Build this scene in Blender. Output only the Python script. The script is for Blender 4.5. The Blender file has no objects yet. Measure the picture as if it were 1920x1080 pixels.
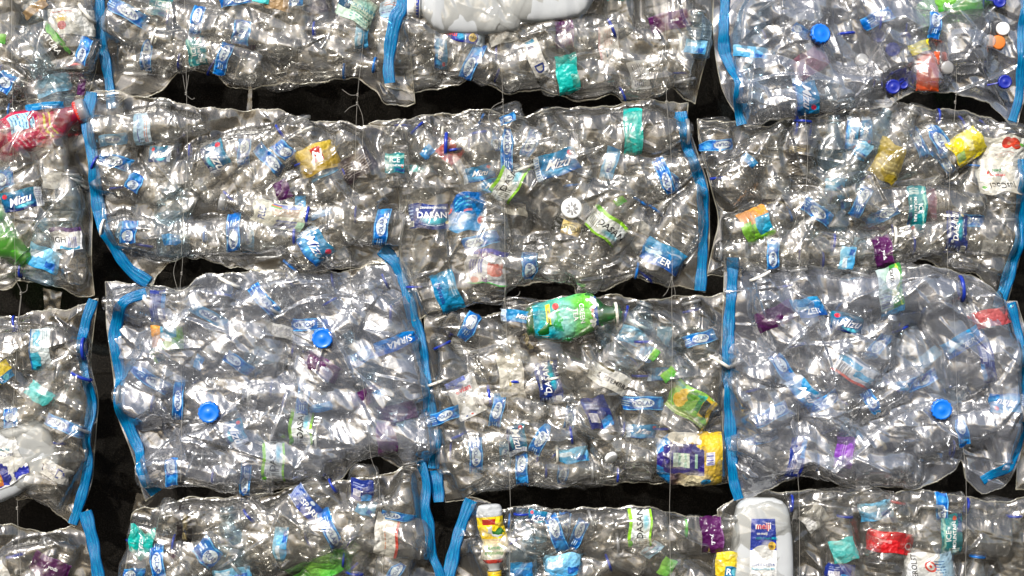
import bpy, math, random
import numpy as np
from mathutils import Vector

# ------------------------------------------------------------------ camera, world, sun
sc = bpy.context.scene
R = math.radians
cam_d = bpy.data.cameras.new('camera'); cam = bpy.data.objects.new('camera', cam_d)
sc.collection.objects.link(cam); sc.camera = cam
CAM_D = 3.4
cam.location = (0, -CAM_D, 0); cam.rotation_euler = (R(90), 0, 0)
cam_d.sensor_width = 36; cam_d.lens = 36 * CAM_D / 1.92
cam_d.clip_start = 0.05; cam_d.clip_end = 500

SUN_EL, SUN_AZ = 36, -22            # elevation; azimuth from straight behind the camera, negative = from the left
w = bpy.data.worlds.new('World'); sc.world = w; w.use_nodes = True
nt = w.node_tree; bg = nt.nodes['Background']
sky = nt.nodes.new('ShaderNodeTexSky'); sky.sky_type = 'NISHITA'; sky.sun_disc = False
sky.sun_elevation = R(SUN_EL)
sky.air_density = 1.0; sky.dust_density = 3.0; sky.ozone_density = 1.0
nt.links.new(sky.outputs[0], bg.inputs[0]); bg.inputs[1].default_value = 0.12
sd = Vector((math.sin(R(SUN_AZ)) * math.cos(R(SUN_EL)), -math.cos(R(SUN_AZ)) * math.cos(R(SUN_EL)), math.sin(R(SUN_EL))))
sky.sun_rotation = math.atan2(sd.x, sd.y)
sun_d = bpy.data.lights.new('sun', 'SUN'); sun = bpy.data.objects.new('sun', sun_d); sc.collection.objects.link(sun)
sun_d.energy = 5.0; sun_d.angle = R(0.6); sun_d.color = (1.0, 0.98, 0.95)
sun.rotation_euler = sd.to_track_quat('Z', 'Y').to_euler()
sun.location = sd * 8
vs = sc.view_settings; sc.display_settings.display_device = 'sRGB'
vs.view_transform = 'Standard'; vs.look = 'None'; vs.exposure = 0.22; vs.gamma = 1; vs.use_curve_mapping = False
sc.render.engine = 'CYCLES'
cy = sc.cycles
cy.max_bounces = 5; cy.diffuse_bounces = 2; cy.glossy_bounces = 3; cy.transmission_bounces = 2
cy.transparent_max_bounces = 24; cy.sample_clamp_indirect = 6; cy.sample_clamp_direct = 0
cy.caustics_reflective = False; cy.caustics_refractive = False
cy.use_denoising = True; cy.denoiser = 'OPENIMAGEDENOISE'; cy.blur_glossy = 0.5

rng = np.random.default_rng(11); rnd = random.Random(5)
COL = sc.collection
def PX(x): return (x - 960) * 0.001
def PZ(y): return (540 - y) * 0.001

# ------------------------------------------------------------------ materials
class NB:
    def __init__(s, name):
        s.m = bpy.data.materials.new(name); s.m.use_nodes = True; s.t = s.m.node_tree; s.t.nodes.clear()
        s.out = s.n('ShaderNodeOutputMaterial')
    def n(s, typ, **k):
        nd = s.t.nodes.new(typ)
        for a, b in k.items(): setattr(nd, a, b)
        return nd
    def put(s, inp, v):
        if isinstance(v, bpy.types.NodeSocket): s.t.links.new(v, inp)
        elif v is not None: inp.default_value = v
    def math(s, op, a, b=None, c=None, clamp=False):
        nd = s.n('ShaderNodeMath', operation=op); nd.use_clamp = clamp
        for i, v in enumerate((a, b, c)): s.put(nd.inputs[i], v)
        return nd.outputs[0]
    def mixc(s, f, a, b):
        nd = s.n('ShaderNodeMix', data_type='RGBA'); s.put(nd.inputs[0], f); s.put(nd.inputs[6], a); s.put(nd.inputs[7], b)
        return nd.outputs[2]
    def mixs(s, f, a, b):
        nd = s.n('ShaderNodeMixShader'); s.put(nd.inputs[0], f); s.put(nd.inputs[1], a); s.put(nd.inputs[2], b)
        return nd.outputs[0]
    def noise(s, scale, detail=3, rough=.5, vec=None, dist=0):
        nd = s.n('ShaderNodeTexNoise'); nd.inputs['Scale'].default_value = scale; nd.inputs['Detail'].default_value = detail
        nd.inputs['Roughness'].default_value = rough; nd.inputs['Distortion'].default_value = dist
        if vec is not None: s.put(nd.inputs['Vector'], vec)
        return nd.outputs['Fac']
    def voro(s, scale, vec=None, feature='F1'):
        nd = s.n('ShaderNodeTexVoronoi', feature=feature); nd.inputs['Scale'].default_value = scale
        if vec is not None: s.put(nd.inputs['Vector'], vec)
        return nd.outputs['Distance']
    def coord(s, which='Object'): return s.n('ShaderNodeTexCoord').outputs[which]
    def bump(s, h, strength, dist=.001):
        nd = s.n('ShaderNodeBump'); nd.inputs['Strength'].default_value = strength; nd.inputs['Distance'].default_value = dist
        s.put(nd.inputs['Height'], h); return nd.outputs[0]
    def done(s, sh): s.t.links.new(sh, s.out.inputs[0]); return s.m
def C4(c): return (c[0], c[1], c[2], 1)

def crumple_height(b, s1, s2, vec):
    """piecewise flat facets: difference of two squared cell distances"""
    a = b.voro(s1, vec); c = b.voro(s1 * 1.07, b.offset(vec))
    h1 = b.math('SUBTRACT', b.math('MULTIPLY', a, a), b.math('MULTIPLY', c, c))
    a2 = b.voro(s2, vec); c2 = b.voro(s2 * 1.07, b.offset(vec))
    h2 = b.math('SUBTRACT', b.math('MULTIPLY', a2, a2), b.math('MULTIPLY', c2, c2))
    return b.math('ADD', h1, b.math('MULTIPLY', h2, 0.4))
def _offset(b, vec):
    nd = b.n('ShaderNodeVectorMath', operation='ADD'); b.put(nd.inputs[0], vec); nd.inputs[1].default_value = (.371, .917, .553)
    return nd.outputs[0]
NB.offset = _offset
def stretch(b, vec, rot, sc3):
    nd = b.n('ShaderNodeMapping'); b.put(nd.inputs[0], vec); nd.inputs['Rotation'].default_value = rot; nd.inputs['Scale'].default_value = sc3
    return nd.outputs[0]

def clear_plastic(name, tint, haze, base=.08, rough=.16, bump=.5, hcol=(.8, .8, .8), s1=55, s2=160, edge=.75, power=3.0, dist=.004, trl=.5, facet=False, broad=.36, bmix=.45):
    b = NB(name)
    co = b.coord()
    h = b.math('ABSOLUTE', b.math('SUBTRACT', b.noise(s1, 1, .45, stretch(b, co, (.3, .9, .4), (1, 1, .4))), .5))
    if facet:
        vec = stretch(b, co, (.2, .7, .4), (1, 1, .5)); v1 = b.voro(s2, vec); v2 = b.voro(s2 * 1.07, b.offset(vec))
        h = b.math('ADD', b.math('MULTIPLY', h, .06), b.math('MULTIPLY', b.math('SUBTRACT', b.math('MULTIPLY', v1, v1), b.math('MULTIPLY', v2, v2)), .5))
    nrm = b.bump(h, bump, dist) if bump else b.n('ShaderNodeNewGeometry').outputs['Normal']
    lw = b.n('ShaderNodeLayerWeight'); pass
    f = b.math('POWER', lw.outputs['Facing'], power)
    fac = b.math('ADD', b.math('MULTIPLY', f, edge), base, clamp=True)
    tr = b.n('ShaderNodeBsdfTransparent')
    b.put(tr.inputs[0], b.mixc(b.math('POWER', lw.outputs['Facing'], 2.0), C4(tint), C4([x * .55 for x in tint])))
    df = b.n('ShaderNodeBsdfDiffuse'); b.put(df.inputs[0], C4(hcol)); b.put(df.inputs['Normal'], nrm)
    tl = b.n('ShaderNodeBsdfTranslucent'); b.put(tl.inputs[0], C4(hcol))
    hz = b.mixs(trl, df.outputs[0], tl.outputs[0])
    core = b.mixs(haze, tr.outputs[0], hz)
    gl = b.n('ShaderNodeBsdfGlossy'); b.put(gl.inputs['Roughness'], rough); b.put(gl.inputs['Normal'], nrm); b.put(gl.inputs[0], (1, 1, 1, 1))
    g2 = b.n('ShaderNodeBsdfGlossy'); b.put(g2.inputs['Roughness'], broad); b.put(g2.inputs['Normal'], nrm); b.put(g2.inputs[0], (1, 1, 1, 1))
    return b.done(b.mixs(fac, core, b.mixs(bmix, gl.outputs[0], g2.outputs[0])))

def solid(name, col, rough=.35, spec=.5, trl=0.0, bump=0, bs=200, col2=None, ns=20, coat=0):
    b = NB(name); p = b.n('ShaderNodeBsdfPrincipled')
    co = b.coord()
    c = C4(col)
    if col2 is not None: c = b.mixc(b.noise(ns, 4, .6, co), C4(col), C4(col2))
    b.put(p.inputs['Base Color'], c); p.inputs['Roughness'].default_value = rough; p.inputs['Specular IOR Level'].default_value = spec
    p.inputs['Coat Weight'].default_value = coat; p.inputs['Coat Roughness'].default_value = .12
    if bump: b.put(p.inputs['Normal'], b.bump(crumple_height(b, bs * .3, bs, co), bump, .003))
    sh = p.outputs[0]
    if trl:
        t = b.n('ShaderNodeBsdfTranslucent'); b.put(t.inputs[0], c); sh = b.mixs(trl, sh, t.outputs[0])
    return b.done(sh)

MAT = {}
MAT['film_warm'] = clear_plastic('film_clear_warm', (.965, .955, .925), .034, base=.115, rough=.075, broad=.24, bmix=.45, bump=0, hcol=(.85, .83, .77), s1=34, s2=46, dist=.012, facet=False)
MAT['film_white'] = clear_plastic('film_clear_milky', (.95, .96, .98), .17, base=.23, rough=.10, bump=0, hcol=(.78, .84, 1.0), s1=16, s2=22, dist=.016, facet=False, broad=.27, bmix=.55)
MAT['film_back'] = clear_plastic('film_back_sheet', (.96, .955, .935), .03, base=.06, rough=.2, bump=0, hcol=(.8, .77, .7), s1=26, s2=75, dist=.005)
MAT['hem'] = clear_plastic('film_welded_hem', (.9, .87, .75), .30, base=.12, rough=.2, bump=.3, hcol=(.86, .82, .66))
MAT['pet'] = clear_plastic('bottle_clear', (.965, .962, .952), .034, base=.065, broad=.27, bmix=.35, rough=.085, bump=0, hcol=(.8, .79, .76), edge=.65, power=2.6, s1=60, dist=.006)
MAT['pet_grey'] = clear_plastic('bottle_clear_grey', (.935, .94, .94), .06, base=.07, broad=.27, bmix=.35, rough=.1, bump=0, hcol=(.78, .76, .72), edge=.65, power=2.6, s1=70, dist=.006)
MAT['pet_blue'] = clear_plastic('bottle_pale_blue', (.78, .89, .95), .07, base=.06, rough=.1, bump=0, hcol=(.45, .65, .85))
MAT['pet_green'] = clear_plastic('bottle_green', (.30, .78, .10), .45, base=.10, rough=.12, bump=.5, hcol=(.16, .72, .04))
MAT['pet_dgreen'] = clear_plastic('bottle_dark_green', (.06, .45, .12), .35, base=.10, rough=.12, bump=.5, hcol=(.02, .35, .05))
MAT['pet_red'] = clear_plastic('bottle_magenta', (.75, .04, .16), .62, base=.10, rough=.16, bump=.5, hcol=(.62, .02, .11))
def jug_mat():
    b = NB('milky_jug_plastic'); co = b.coord(); c = b.mixc(b.noise(14, 3, .5, co), (.60, .63, .65, 1), (.70, .72, .73, 1))
    nrm = b.bump(crumple_height(b, 16, 40, co), .3, .006)
    d = b.n('ShaderNodeBsdfPrincipled'); b.put(d.inputs['Base Color'], c); d.inputs['Roughness'].default_value = .36; b.put(d.inputs['Normal'], nrm)
    t = b.n('ShaderNodeBsdfTranslucent'); b.put(t.inputs[0], c); tr = b.n('ShaderNodeBsdfTransparent'); b.put(tr.inputs[0], (.85, .88, .88, 1))
    return b.done(b.mixs(.02, b.mixs(.4, d.outputs[0], t.outputs[0]), tr.outputs[0]))
MAT['hdpe'] = jug_mat()
MAT['jugcap'] = solid('cap_white', (.8, .8, .78), .35)
MAT['ring_blue'] = solid('ring_navy_blue', (.015, .045, .42), .3, trl=.3)
MAT['ring_sky'] = solid('ring_bright_blue', (.01, .17, .58), .3, trl=.3)
MAT['ring_clear'] = clear_plastic('ring_clear', (.9, .9, .88), .25, base=.12, rough=.15, bump=0.05)
MAT['ring_white'] = solid('ring_white', (.75, .73, .66), .35)
MAT['ring_red'] = solid('ring_red', (.6, .03, .02), .35)
MAT['ring_green'] = solid('ring_green', (.06, .42, .03), .35)
MAT['cap_blue'] = solid('cap_bright_blue', (.004, .14, .62), .32, bump=.05)
MAT['cap_navy'] = solid('cap_navy', (.008, .018, .26), .3)
MAT['cap_orange'] = solid('cap_orange', (.62, .17, .03), .4)
MAT['cap_teal'] = solid('cap_teal', (.0, .33, .42), .35)
MAT['cap_yellow'] = solid('cap_yellow', (.75, .50, .01), .35)
MAT['cap_clear'] = clear_plastic('cap_translucent', (.85, .85, .82), .45, base=.1, rough=.2, bump=.1)
MAT['thread'] = solid('nylon_thread', (.40, .38, .34), .4, trl=.3)

def zip_mat():
    b = NB('zip_strip_blue'); co = b.coord('UV')
    sx = b.n('ShaderNodeSeparateXYZ'); b.put(sx.inputs[0], co)
    n = b.math('MULTIPLY_ADD', b.noise(3.0, 4, .7, stretch(b, co, (0, 0, 0), (3.0, .5, 1))), 2.4, -.7, clamp=True)
    col = b.mixc(n, (.0, .12, .38, 1), (.0, .44, .78, 1))  # cyan streaks of highlight mixed into the strip colour
    ln = b.math('GREATER_THAN', b.math('SINE', b.math('MULTIPLY', sx.outputs[0], 34.0)), .80)
    col = b.mixc(b.math('MULTIPLY', ln, .6), col, (.0, .05, .26, 1))
    h = b.noise(120, 3, .6, stretch(b, co, (0, 0, 0), (4, .25, 1)))
    nrm = b.bump(h, .35, .002)
    df = b.n('ShaderNodeBsdfPrincipled'); b.put(df.inputs['Base Color'], col); df.inputs['Roughness'].default_value = .2; b.put(df.inputs['Normal'], nrm)
    df.inputs['Specular IOR Level'].default_value = .8
    tl = b.n('ShaderNodeBsdfTranslucent'); b.put(tl.inputs[0], col)
    tr = b.n('ShaderNodeBsdfTransparent'); b.put(tr.inputs[0], (.25, .62, .85, 1))
    return b.done(b.mixs(.33, b.mixs(.3, df.outputs[0], tl.outputs[0]), tr.outputs[0]))
MAT['zip'] = zip_mat()

def backdrop_mat():
    b = NB('black_cloth'); co = b.coord()
    n1 = b.noise(420, 2, .7, co); n2 = b.noise(5, 3, .5, co)
    sp = b.math('POWER', n1, 4.0)
    c = b.mixc(b.math('MULTIPLY', sp, 3.0, clamp=True), (.005, .0047, .0044, 1), (.05, .044, .037, 1))
    c = b.mixc(b.math('MULTIPLY', n2, .3), c, (.004, .0038, .0036, 1))
    p = b.n('ShaderNodeBsdfPrincipled'); b.put(p.inputs['Base Color'], c); p.inputs['Roughness'].default_value = .95; p.inputs['Specular IOR Level'].default_value = .08
    b.put(p.inputs['Normal'], b.bump(n1, .5, .002))
    return b.done(p.outputs[0])
MAT['backdrop'] = backdrop_mat()

# label print: gradients, rectangles, ellipses and bar stripes laid on the label's own UV
def print_mat(name, lo, hi, shapes=(), rough=.42, trl=.12, alpha=0.0):
    b = NB('print_' + name); uv = b.coord('UV'); s = b.n('ShaderNodeSeparateXYZ'); b.put(s.inputs[0], uv)
    u, v = s.outputs[0], s.outputs[1]
    ob = b.coord()
    wob = b.math('MULTIPLY', b.math('SUBTRACT', b.noise(60, 2, .5, ob), .5), .5)
    g = b.math('ADD', v, wob, clamp=True)
    col = b.mixc(g, C4([x * .93 for x in lo]), C4([x * .93 for x in hi]))
    for sh in shapes:
        k = sh[0]; c = C4(sh[-1])
        if k in ('r', 'bars', 'hbars', 'wr'):
            u0, u1, v0, v1 = sh[1:5]
            if k == 'wr': uu = b.math('ADD', u, b.math('MULTIPLY', wob, .5)); vv = b.math('ADD', v, b.math('MULTIPLY', wob, .9))
            else: uu, vv = u, v
            m = b.math('MULTIPLY', b.math('MULTIPLY', b.math('GREATER_THAN', uu, u0), b.math('LESS_THAN', uu, u1)),
                       b.math('MULTIPLY', b.math('GREATER_THAN', vv, v0), b.math('LESS_THAN', vv, v1)))
            if k == 'bars':
                st = b.math('ADD', b.math('SINE', b.math('MULTIPLY', u, sh[5])), b.math('SINE', b.math('MULTIPLY', u, sh[5] * 1.73)))
                m = b.math('MULTIPLY', m, b.math('GREATER_THAN', st, 0.1))
            if k == 'hbars':
                st = b.math('SINE', b.math('MULTIPLY', v, sh[5]))
                br = b.noise(260, 1, .5, ob)
                m = b.math('MULTIPLY', m, b.math('MULTIPLY', b.math('GREATER_THAN', st, .25), b.math('GREATER_THAN', br, .42)))
        else:
            cu, cv, ru, rv = sh[1:5]
            du = b.math('DIVIDE', b.math('SUBTRACT', u, cu), ru); dv = b.math('DIVIDE', b.math('SUBTRACT', v, cv), rv)
            d = b.math('ADD', b.math('MULTIPLY', du, du), b.math('MULTIPLY', dv, dv))
            m = b.math('LESS_THAN', d, 1.0)
            if k == 'g': m = b.math('MULTIPLY', b.math('SUBTRACT', 1.0, d, clamp=True), .9)
        col = b.mixc(m, col, c)
    p = b.n('ShaderNodeBsdfPrincipled'); b.put(p.inputs['Base Color'], col); p.inputs['Roughness'].default_value = rough; p.inputs['Specular IOR Level'].default_value = .3
    b.put(p.inputs['Normal'], b.bump(crumple_height(b, 60, 150, ob), .6, .005))
    t = b.n('ShaderNodeBsdfTranslucent'); b.put(t.inputs[0], col)
    o = b.mixs(trl, p.outputs[0], t.outputs[0])
    if alpha:
        tr = b.n('ShaderNodeBsdfTransparent'); o = b.mixs(alpha, o, tr.outputs[0])
    return b.done(o)

WHT = (.7, .74, .77); NVY = (.01, .025, .16); BLU = (.0, .075, .34); SKY = (.02, .30, .62); TEA = (.0, .30, .36)
def polar_shapes(o):
    s = [('r', 0, 1, .92, .97, (.12, .42, .66)), ('r', 0, 1, .03, .08, (.12, .42, .66))]
    s += [('e', o, .5, .26, .34, (.55, .64, .70)), ('g', o + .46, .5, .16, .42, (.05, .32, .6)), ('e', o + .47, .5, .09, .26, (.02, .22, .52)), ('hbars', o - .5, o - .32, .25, .75, 40, (.5, .7, .82))]
    return s
INK = {}
def ink(name, c, em=0):
    INK[name] = solid('ink_' + name, c, .35)
ink('navy', (.008, .03, .2)); ink('white', (.85, .87, .88)); ink('black', (.012, .012, .015)); ink('red', (.62, .02, .02)); ink('green', (.02, .25, .05))
ink('purple', (.12, .03, .16)); ink('teal', (.0, .25, .35)); ink('gold', (.6, .42, .08)); ink('grey', (.25, .25, .25))

# kind: material, text list (string, u, v, height fraction, ink, shear, rotation), description, label dims hint
KINDS = {}
def kind(k, desc, lo, hi, shapes=(), texts=(), typ=None, **kw):
    KINDS[k] = dict(mat=print_mat(k, lo, hi, shapes, **kw), texts=texts, desc=desc, typ=typ)
for i, o in enumerate((.32, .5, .68)):
    kind('P%d' % i, 'blue band label with white oval', BLU, (.0, .15, .52), polar_shapes(o), [('POLAR', o, .5, .40, 'navy', 0, 0)])
kind('F0', 'pale faded blue band label', (.10, .30, .52), (.16, .38, .60), polar_shapes(.5), [('POLAR', .5, .5, .36, 'navy', 0, 0)], alpha=.25)
kind('M', 'teal and navy label with white script', (.004, .01, .09), (.005, .19, .32), [('g', .5, .55, .5, .4, (.005, .12, .32)), ('g', .55, .22, .25, .14, (.1, .55, .7)), ('e', .16, .78, .07, .12, (.6, .02, .05)), ('r', .84, 1, 0, 1, (.6, .66, .74)), ('bars', .86, .98, .1, .45, 160, (.1, .1, .2)), ('hbars', .86, .98, .5, .95, 60, (.3, .3, .5))],
     [('Mizu', .52, .48, .42, 'navy', .5, 8), ('Mizu', .5, .5, .42, 'white', .5, 8)])
kind('MM', 'sky blue label with white script', (.004, .08, .32), (.01, .25, .50), [('g', .5, .3, .5, .3, (.1, .4, .7)), ('e', .85, .75, .06, .12, (.6, .03, .08)), ('r', 0, .14, 0, 1, (.6, .7, .8)), ('hbars', .02, .12, .1, .9, 60, (.1, .2, .5))],
     [('Mizu', .57, .48, .38, 'navy', .5, -6), ('Mizu', .55, .5, .38, 'white', .5, -6)])
kind('D', 'navy drinking water label', (.006, .02, .17), (.008, .03, .2), [('g', .62, .34, .36, .18, (.03, .5, .6)), ('r', 0, .15, .06, .3, (.6, .62, .58)), ('bars', .02, .13, .08, .28, 130, (.1, .1, .1)), ('e', .22, .74, .04, .07, (.6, .65, .7)), ('hbars', 0, .12, .4, .9, 46, (.3, .4, .6)), ('e', .93, .24, .04, .07, (.7, .6, .3)), ('hbars', .36, .85, .12, .22, 90, (.5, .6, .7))],
     [('DASANI', .6, .56, .26, 'white', 0, 0), ('DRINKING WATER', .62, .85, .09, 'white', 0, 0)])
kind('G', 'white label edged lime green', (.66, .70, .66), (.72, .76, .74), [('r', 0, 1, .86, 1, (.28, .62, .03)), ('r', 0, 1, 0, .10, (.28, .62, .03)), ('bars', .04, .34, .2, .55, 120, (.12, .12, .1)), ('hbars', .04, .34, .6, .82, 80, (.3, .3, .3)), ('g', .7, .28, .26, .16, (.1, .45, .6)), ('e', .12, .9, .1, .09, (.1, .4, .02))],
     [('DASANI', .66, .52, .27, 'black', 0, 0)])
kind('U', 'purple label', (.055, .006, .06), (.10, .015, .10), [('r', 0, 1, .95, 1, (.16, .06, .18))], [('yoda', .6, .5, .24, 'white', .1, 0)], rough=.3)
kind('UU', 'plain dark purple label', (.05, .007, .055), (.09, .016, .10))
kind('UF', 'faded maroon crumpled label', (.22, .07, .12), (.32, .14, .2), alpha=.3)
kind('UV', 'bright violet label', (.20, .05, .38), (.30, .10, .5), [('hbars', .1, .9, .3, .55, 50, (.45, .3, .6))])
kind('T', 'plain turquoise label', (.0, .34, .31), (.01, .48, .42), rough=.35)
kind('TC', 'aqua crumpled label', (.03, .42, .42), (.1, .55, .55), [('wr', .1, .8, .55, .7, (.2, .65, .65))])
kind('TL', 'turquoise label with pale letters', (.0, .30, .26), (.0, .40, .34), [], [('crystal', .5, .5, .3, 'white', 0, 0)])
kind('I', 'dark teal mountain water label', (.0, .16, .20), (.01, .26, .28), [('wr', .0, 1, .80, .9, (.3, .6, .5)), ('wr', .55, 1, .0, .2, (.01, .05, .15)), ('bars', .02, .2, .1, .6, 120, (.6, .65, .6)), ('e', .9, .35, .05, .1, (.6, .1, .05))],
     [('ICE', .5, .66, .26, 'white', 0, 0), ('MOUNTAIN', .5, .38, .17, 'white', 0, 0)])
kind('IG', 'pale green mountain water label', (.42, .56, .45), (.55, .66, .55), [('r', .0, .35, .35, 1, (.01, .05, .10)), ('hbars', .4, .95, .1, .5, 60, (.1, .3, .25)), ('g', .7, .75, .3, .2, (.2, .5, .45))],
     [('ICE', .18, .7, .2, 'white', 0, 0), ('MOUNTAIN', .62, .6, .14, 'teal', 0, 0)])
kind('W', 'white paper label', (.60, .60, .57), (.70, .69, .66), [('hbars', .1, .6, .3, .7, 70, (.3, .3, .32))])
kind('WO', 'plain off-white label', (.62, .59, .50), (.70, .67, .60), [('e', .62, .45, .05, .05, (.5, .4, .08)), ('hbars', .35, .58, .35, .5, 120, (.3, .28, .2))])
kind('WR', 'white label with red stripe', (.60, .58, .52), (.68, .66, .6), [('r', 0, 1, .0, .12, (.5, .04, .02)), ('hbars', .2, .8, .5, .62, 60, (.55, .2, .1))])
kind('WB', 'white label with blue marks and barcode', (.62, .63, .64), (.70, .71, .72), [('r', .0, .55, .62, .9, (.01, .32, .55)), ('bars', .1, .4, .1, .55, 100, (.1, .1, .1)), ('r', 0, 1, 0, .12, (.65, .08, .03)), ('wr', .5, .95, .3, .6, (.01, .32, .55))])
kind('WC', 'white and cyan water label', (.55, .66, .72), (.65, .74, .78), [('wr', .55, 1, .0, .5, (.02, .35, .5)), ('wr', .0, .4, .2, .5, (.1, .42, .6)), ('hbars', .05, .5, .6, .9, 70, (.2, .3, .35)), ('r', 0, 1, 0, .07, (.01, .1, .3))])
kind('WD', 'white label with dark blue letters', (.62, .61, .58), (.7, .69, .66), [('r', .02, .12, .2, .8, (.02, .25, .45)), ('r', .16, .24, .2, .6, (.05, .05, .1)), ('hbars', .3, .6, .3, .7, 60, (.2, .2, .3))], [('D', .75, .5, .6, 'navy', 0, 0)])
kind('WP', 'white label with faint pink writing', (.64, .60, .56), (.7, .68, .65), [('hbars', .08, .5, .25, .75, 60, (.55, .35, .3)), ('r', 0, 1, 0, .1, (.6, .42, .4)), ('hbars', .6, .9, .3, .7, 40, (.25, .3, .35))])
kind('WF', 'white flower label with barcode', (.66, .66, .62), (.72, .72, .69), [('g', .30, .60, .12, .22, (.75, .55, .03)), ('g', .38, .60, .10, .2, (.75, .5, .03)), ('e', .33, .35, .10, .16, (.5, .01, .03)), ('bars', .8, .97, .75, .95, 150, (.1, .1, .1)), ('hbars', .1, .6, .84, .93, 60, (.6, .25, .2))])
kind('WS', 'pale see-through label with grey print', (.5, .5, .48), (.58, .58, .55), [('hbars', .1, .9, .2, .8, 60, (.2, .2, .25))], alpha=.45)
kind('WT', 'white label with slanting dark title', (.62, .61, .56), (.7, .69, .64), [('r', 0, .5, .88, 1, (.12, .1, .04)), ('hbars', .1, .4, .15, .4, 60, (.3, .3, .3))], [('SEPTEMBRA', .6, .45, .24, 'black', 0, 0)])
kind('WH', 'white and purple label with barcode', (.62, .64, .66), (.7, .7, .7), [('r', 0, 1, .82, 1, (.07, .02, .14)), ('bars', .55, .85, .15, .6, 110, (.15, .15, .4)), ('wr', .3, .9, 0, .12, (.05, .3, .5))], [('HIGH', .22, .45, .26, 'black', 0, 0)])
kind('K', 'black label', (.008, .007, .008), (.02, .016, .016), [('hbars', .15, .8, .3, .6, 70, (.35, .28, .12))])
kind('KG', 'black label with green leaves and white letters', (.008, .008, .008), (.014, .014, .012), [('wr', 0, .8, .72, 1, (.05, .25, .02)), ('wr', .1, .55, .55, .8, (.10, .35, .03))], [('NATURA', .45, .35, .34, 'white', 0, 0)])
kind('KB', 'dark brown printed label', (.03, .02, .025), (.06, .045, .05), [('hbars', .08, .9, .15, .85, 60, (.28, .25, .25))])
kind('KO', 'black and gold oval label', (.35, .25, .07), (.50, .38, .12), [('r', 0, .3, 0, 1, (.02, .02, .015)), ('e', .62, .5, .3, .32, (.05, .04, .02)), ('e', .62, .5, .27, .27, (.65, .55, .25))], [('OZIA', .62, .5, .28, 'black', 0, 0)])
kind('N', 'navy blue label with white panel', (.006, .012, .14), (.01, .03, .22), [('r', .1, .45, .2, .5, (.55, .55, .6)), ('bars', .12, .43, .22, .48, 120, (.1, .1, .2)), ('wr', .5, .95, .0, .3, (.02, .2, .5)), ('hbars', .1, .6, .6, .85, 50, (.25, .3, .5))])
kind('NS', 'deep blue sparkling water label', (.006, .03, .24), (.01, .08, .38), [('hbars', .0, .3, 0, 1, 60, (.5, .55, .6)), ('e', .5, .85, .06, .1, (.5, .6, .7))], [('SPARKLE', .64, .5, .34, 'white', 0, 0)])
kind('Y', 'yellow label with green print', (.66, .52, .01), (.72, .62, .02), [('r', .55, .85, .05, .3, (.25, .4, .1)), ('wr', .1, .7, .5, .62, (.75, .7, .3))], rough=.25)
kind('YB', 'yellow and blue label', (.6, .42, .01), (.7, .55, .02), [('r', .35, 1, 0, .4, (.005, .14, .3)), ('e', .7, .2, .12, .15, (.1, .4, .5))], [('R', .5, .2, .25, 'white', 0, 0)])
kind('O', 'gold label with a red emblem', (.38, .25, .02), (.50, .36, .04), [('r', .42, .66, .35, .85, (.42, .02, .01)), ('hbars', .1, .35, .1, .2, 60, (.2, .1, .0))], [('N', .54, .6, .34, 'white', .3, 0)])
kind('OL', 'olive gold foil label', (.22, .16, .01), (.45, .34, .04), [('hbars', .1, .9, .2, .6, 50, (.55, .45, .12))])
kind('OT', 'tan cardboard-coloured label', (.30, .19, .09), (.40, .27, .13), [('hbars', .1, .5, .3, .7, 50, (.1, .06, .03))])
kind('R', 'plain coral red label', (.52, .05, .04), (.6, .09, .07), rough=.35)
kind('RF', 'faded red label', (.42, .06, .07), (.5, .12, .12), alpha=.15)
kind('RW', 'glossy red label with white emblem', (.45, .008, .012), (.58, .012, .018), [('e', .88, .42, .08, .18, (.65, .5, .5)), ('e', .88, .42, .055, .12, (.5, .01, .02)), ('wr', .2, .5, .45, .6, (.6, .2, .2))])
kind('B', 'plain blue label', (.004, .16, .45), (.01, .25, .55), [('wr', .2, .9, .5, .62, (.15, .45, .7))])
kind('BT', 'teal blue label with faint letters', (.0, .17, .36), (.01, .23, .42), [('hbars', .35, .65, .68, .95, 60, (.3, .45, .6))], [('Nivana', .5, .25, .22, 'navy', 0, 0)])
kind('BZ', 'deep blue crumpled label with white letters', (.005, .07, .34), (.02, .28, .55), [('wr', .1, .45, .4, .6, (.4, .6, .75)), ('wr', .55, .95, .7, .78, (.35, .5, .7))], [('ZER', .55, .3, .3, 'white', 0, 0)])
kind('BS', 'bright blue label with upright white letters', (.002, .10, .5), (.005, .22, .62), [('hbars', .05, .25, .3, .7, 60, (.4, .6, .8))], [('SIRMA', .6, .45, .46, 'white', 0, 180)])
kind('BR', 'blue label with red and white marks', (.003, .22, .50), (.003, .09, .34), [('g', .45, .35, .2, .12, (.6, .75, .8)), ('e', .86, .28, .10, .10, (.7, .5, .5)), ('e', .86, .28, .08, .08, (.6, .02, .02)), ('r', .4, .62, .5, .56, (.5, .15, .2)), ('hbars', .15, .6, .6, .9, 60, (.05, .35, .55)), ('e', .03, .75, .05, .1, (.6, .02, .02)), ('g', .02, .25, .12, .2, (.6, .7, .8))])
kind('L', 'pale blue see-through label', (.16, .42, .62), (.30, .55, .72), [('wr', .2, .8, .3, .5, (.5, .65, .75))], alpha=.35)
kind('LW', 'pale blue and white label', (.30, .50, .66), (.5, .62, .72), [('hbars', .1, .9, .2, .4, 50, (.1, .1, .35)), ('hbars', .1, .9, .6, .8, 50, (.5, .2, .15))])
kind('LB', 'light blue crinkled label', (.03, .30, .60), (.25, .55, .75), [('wr', .1, .5, .5, .8, (.6, .72, .8)), ('wr', .6, .9, .1, .4, (.01, .1, .4))])
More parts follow.
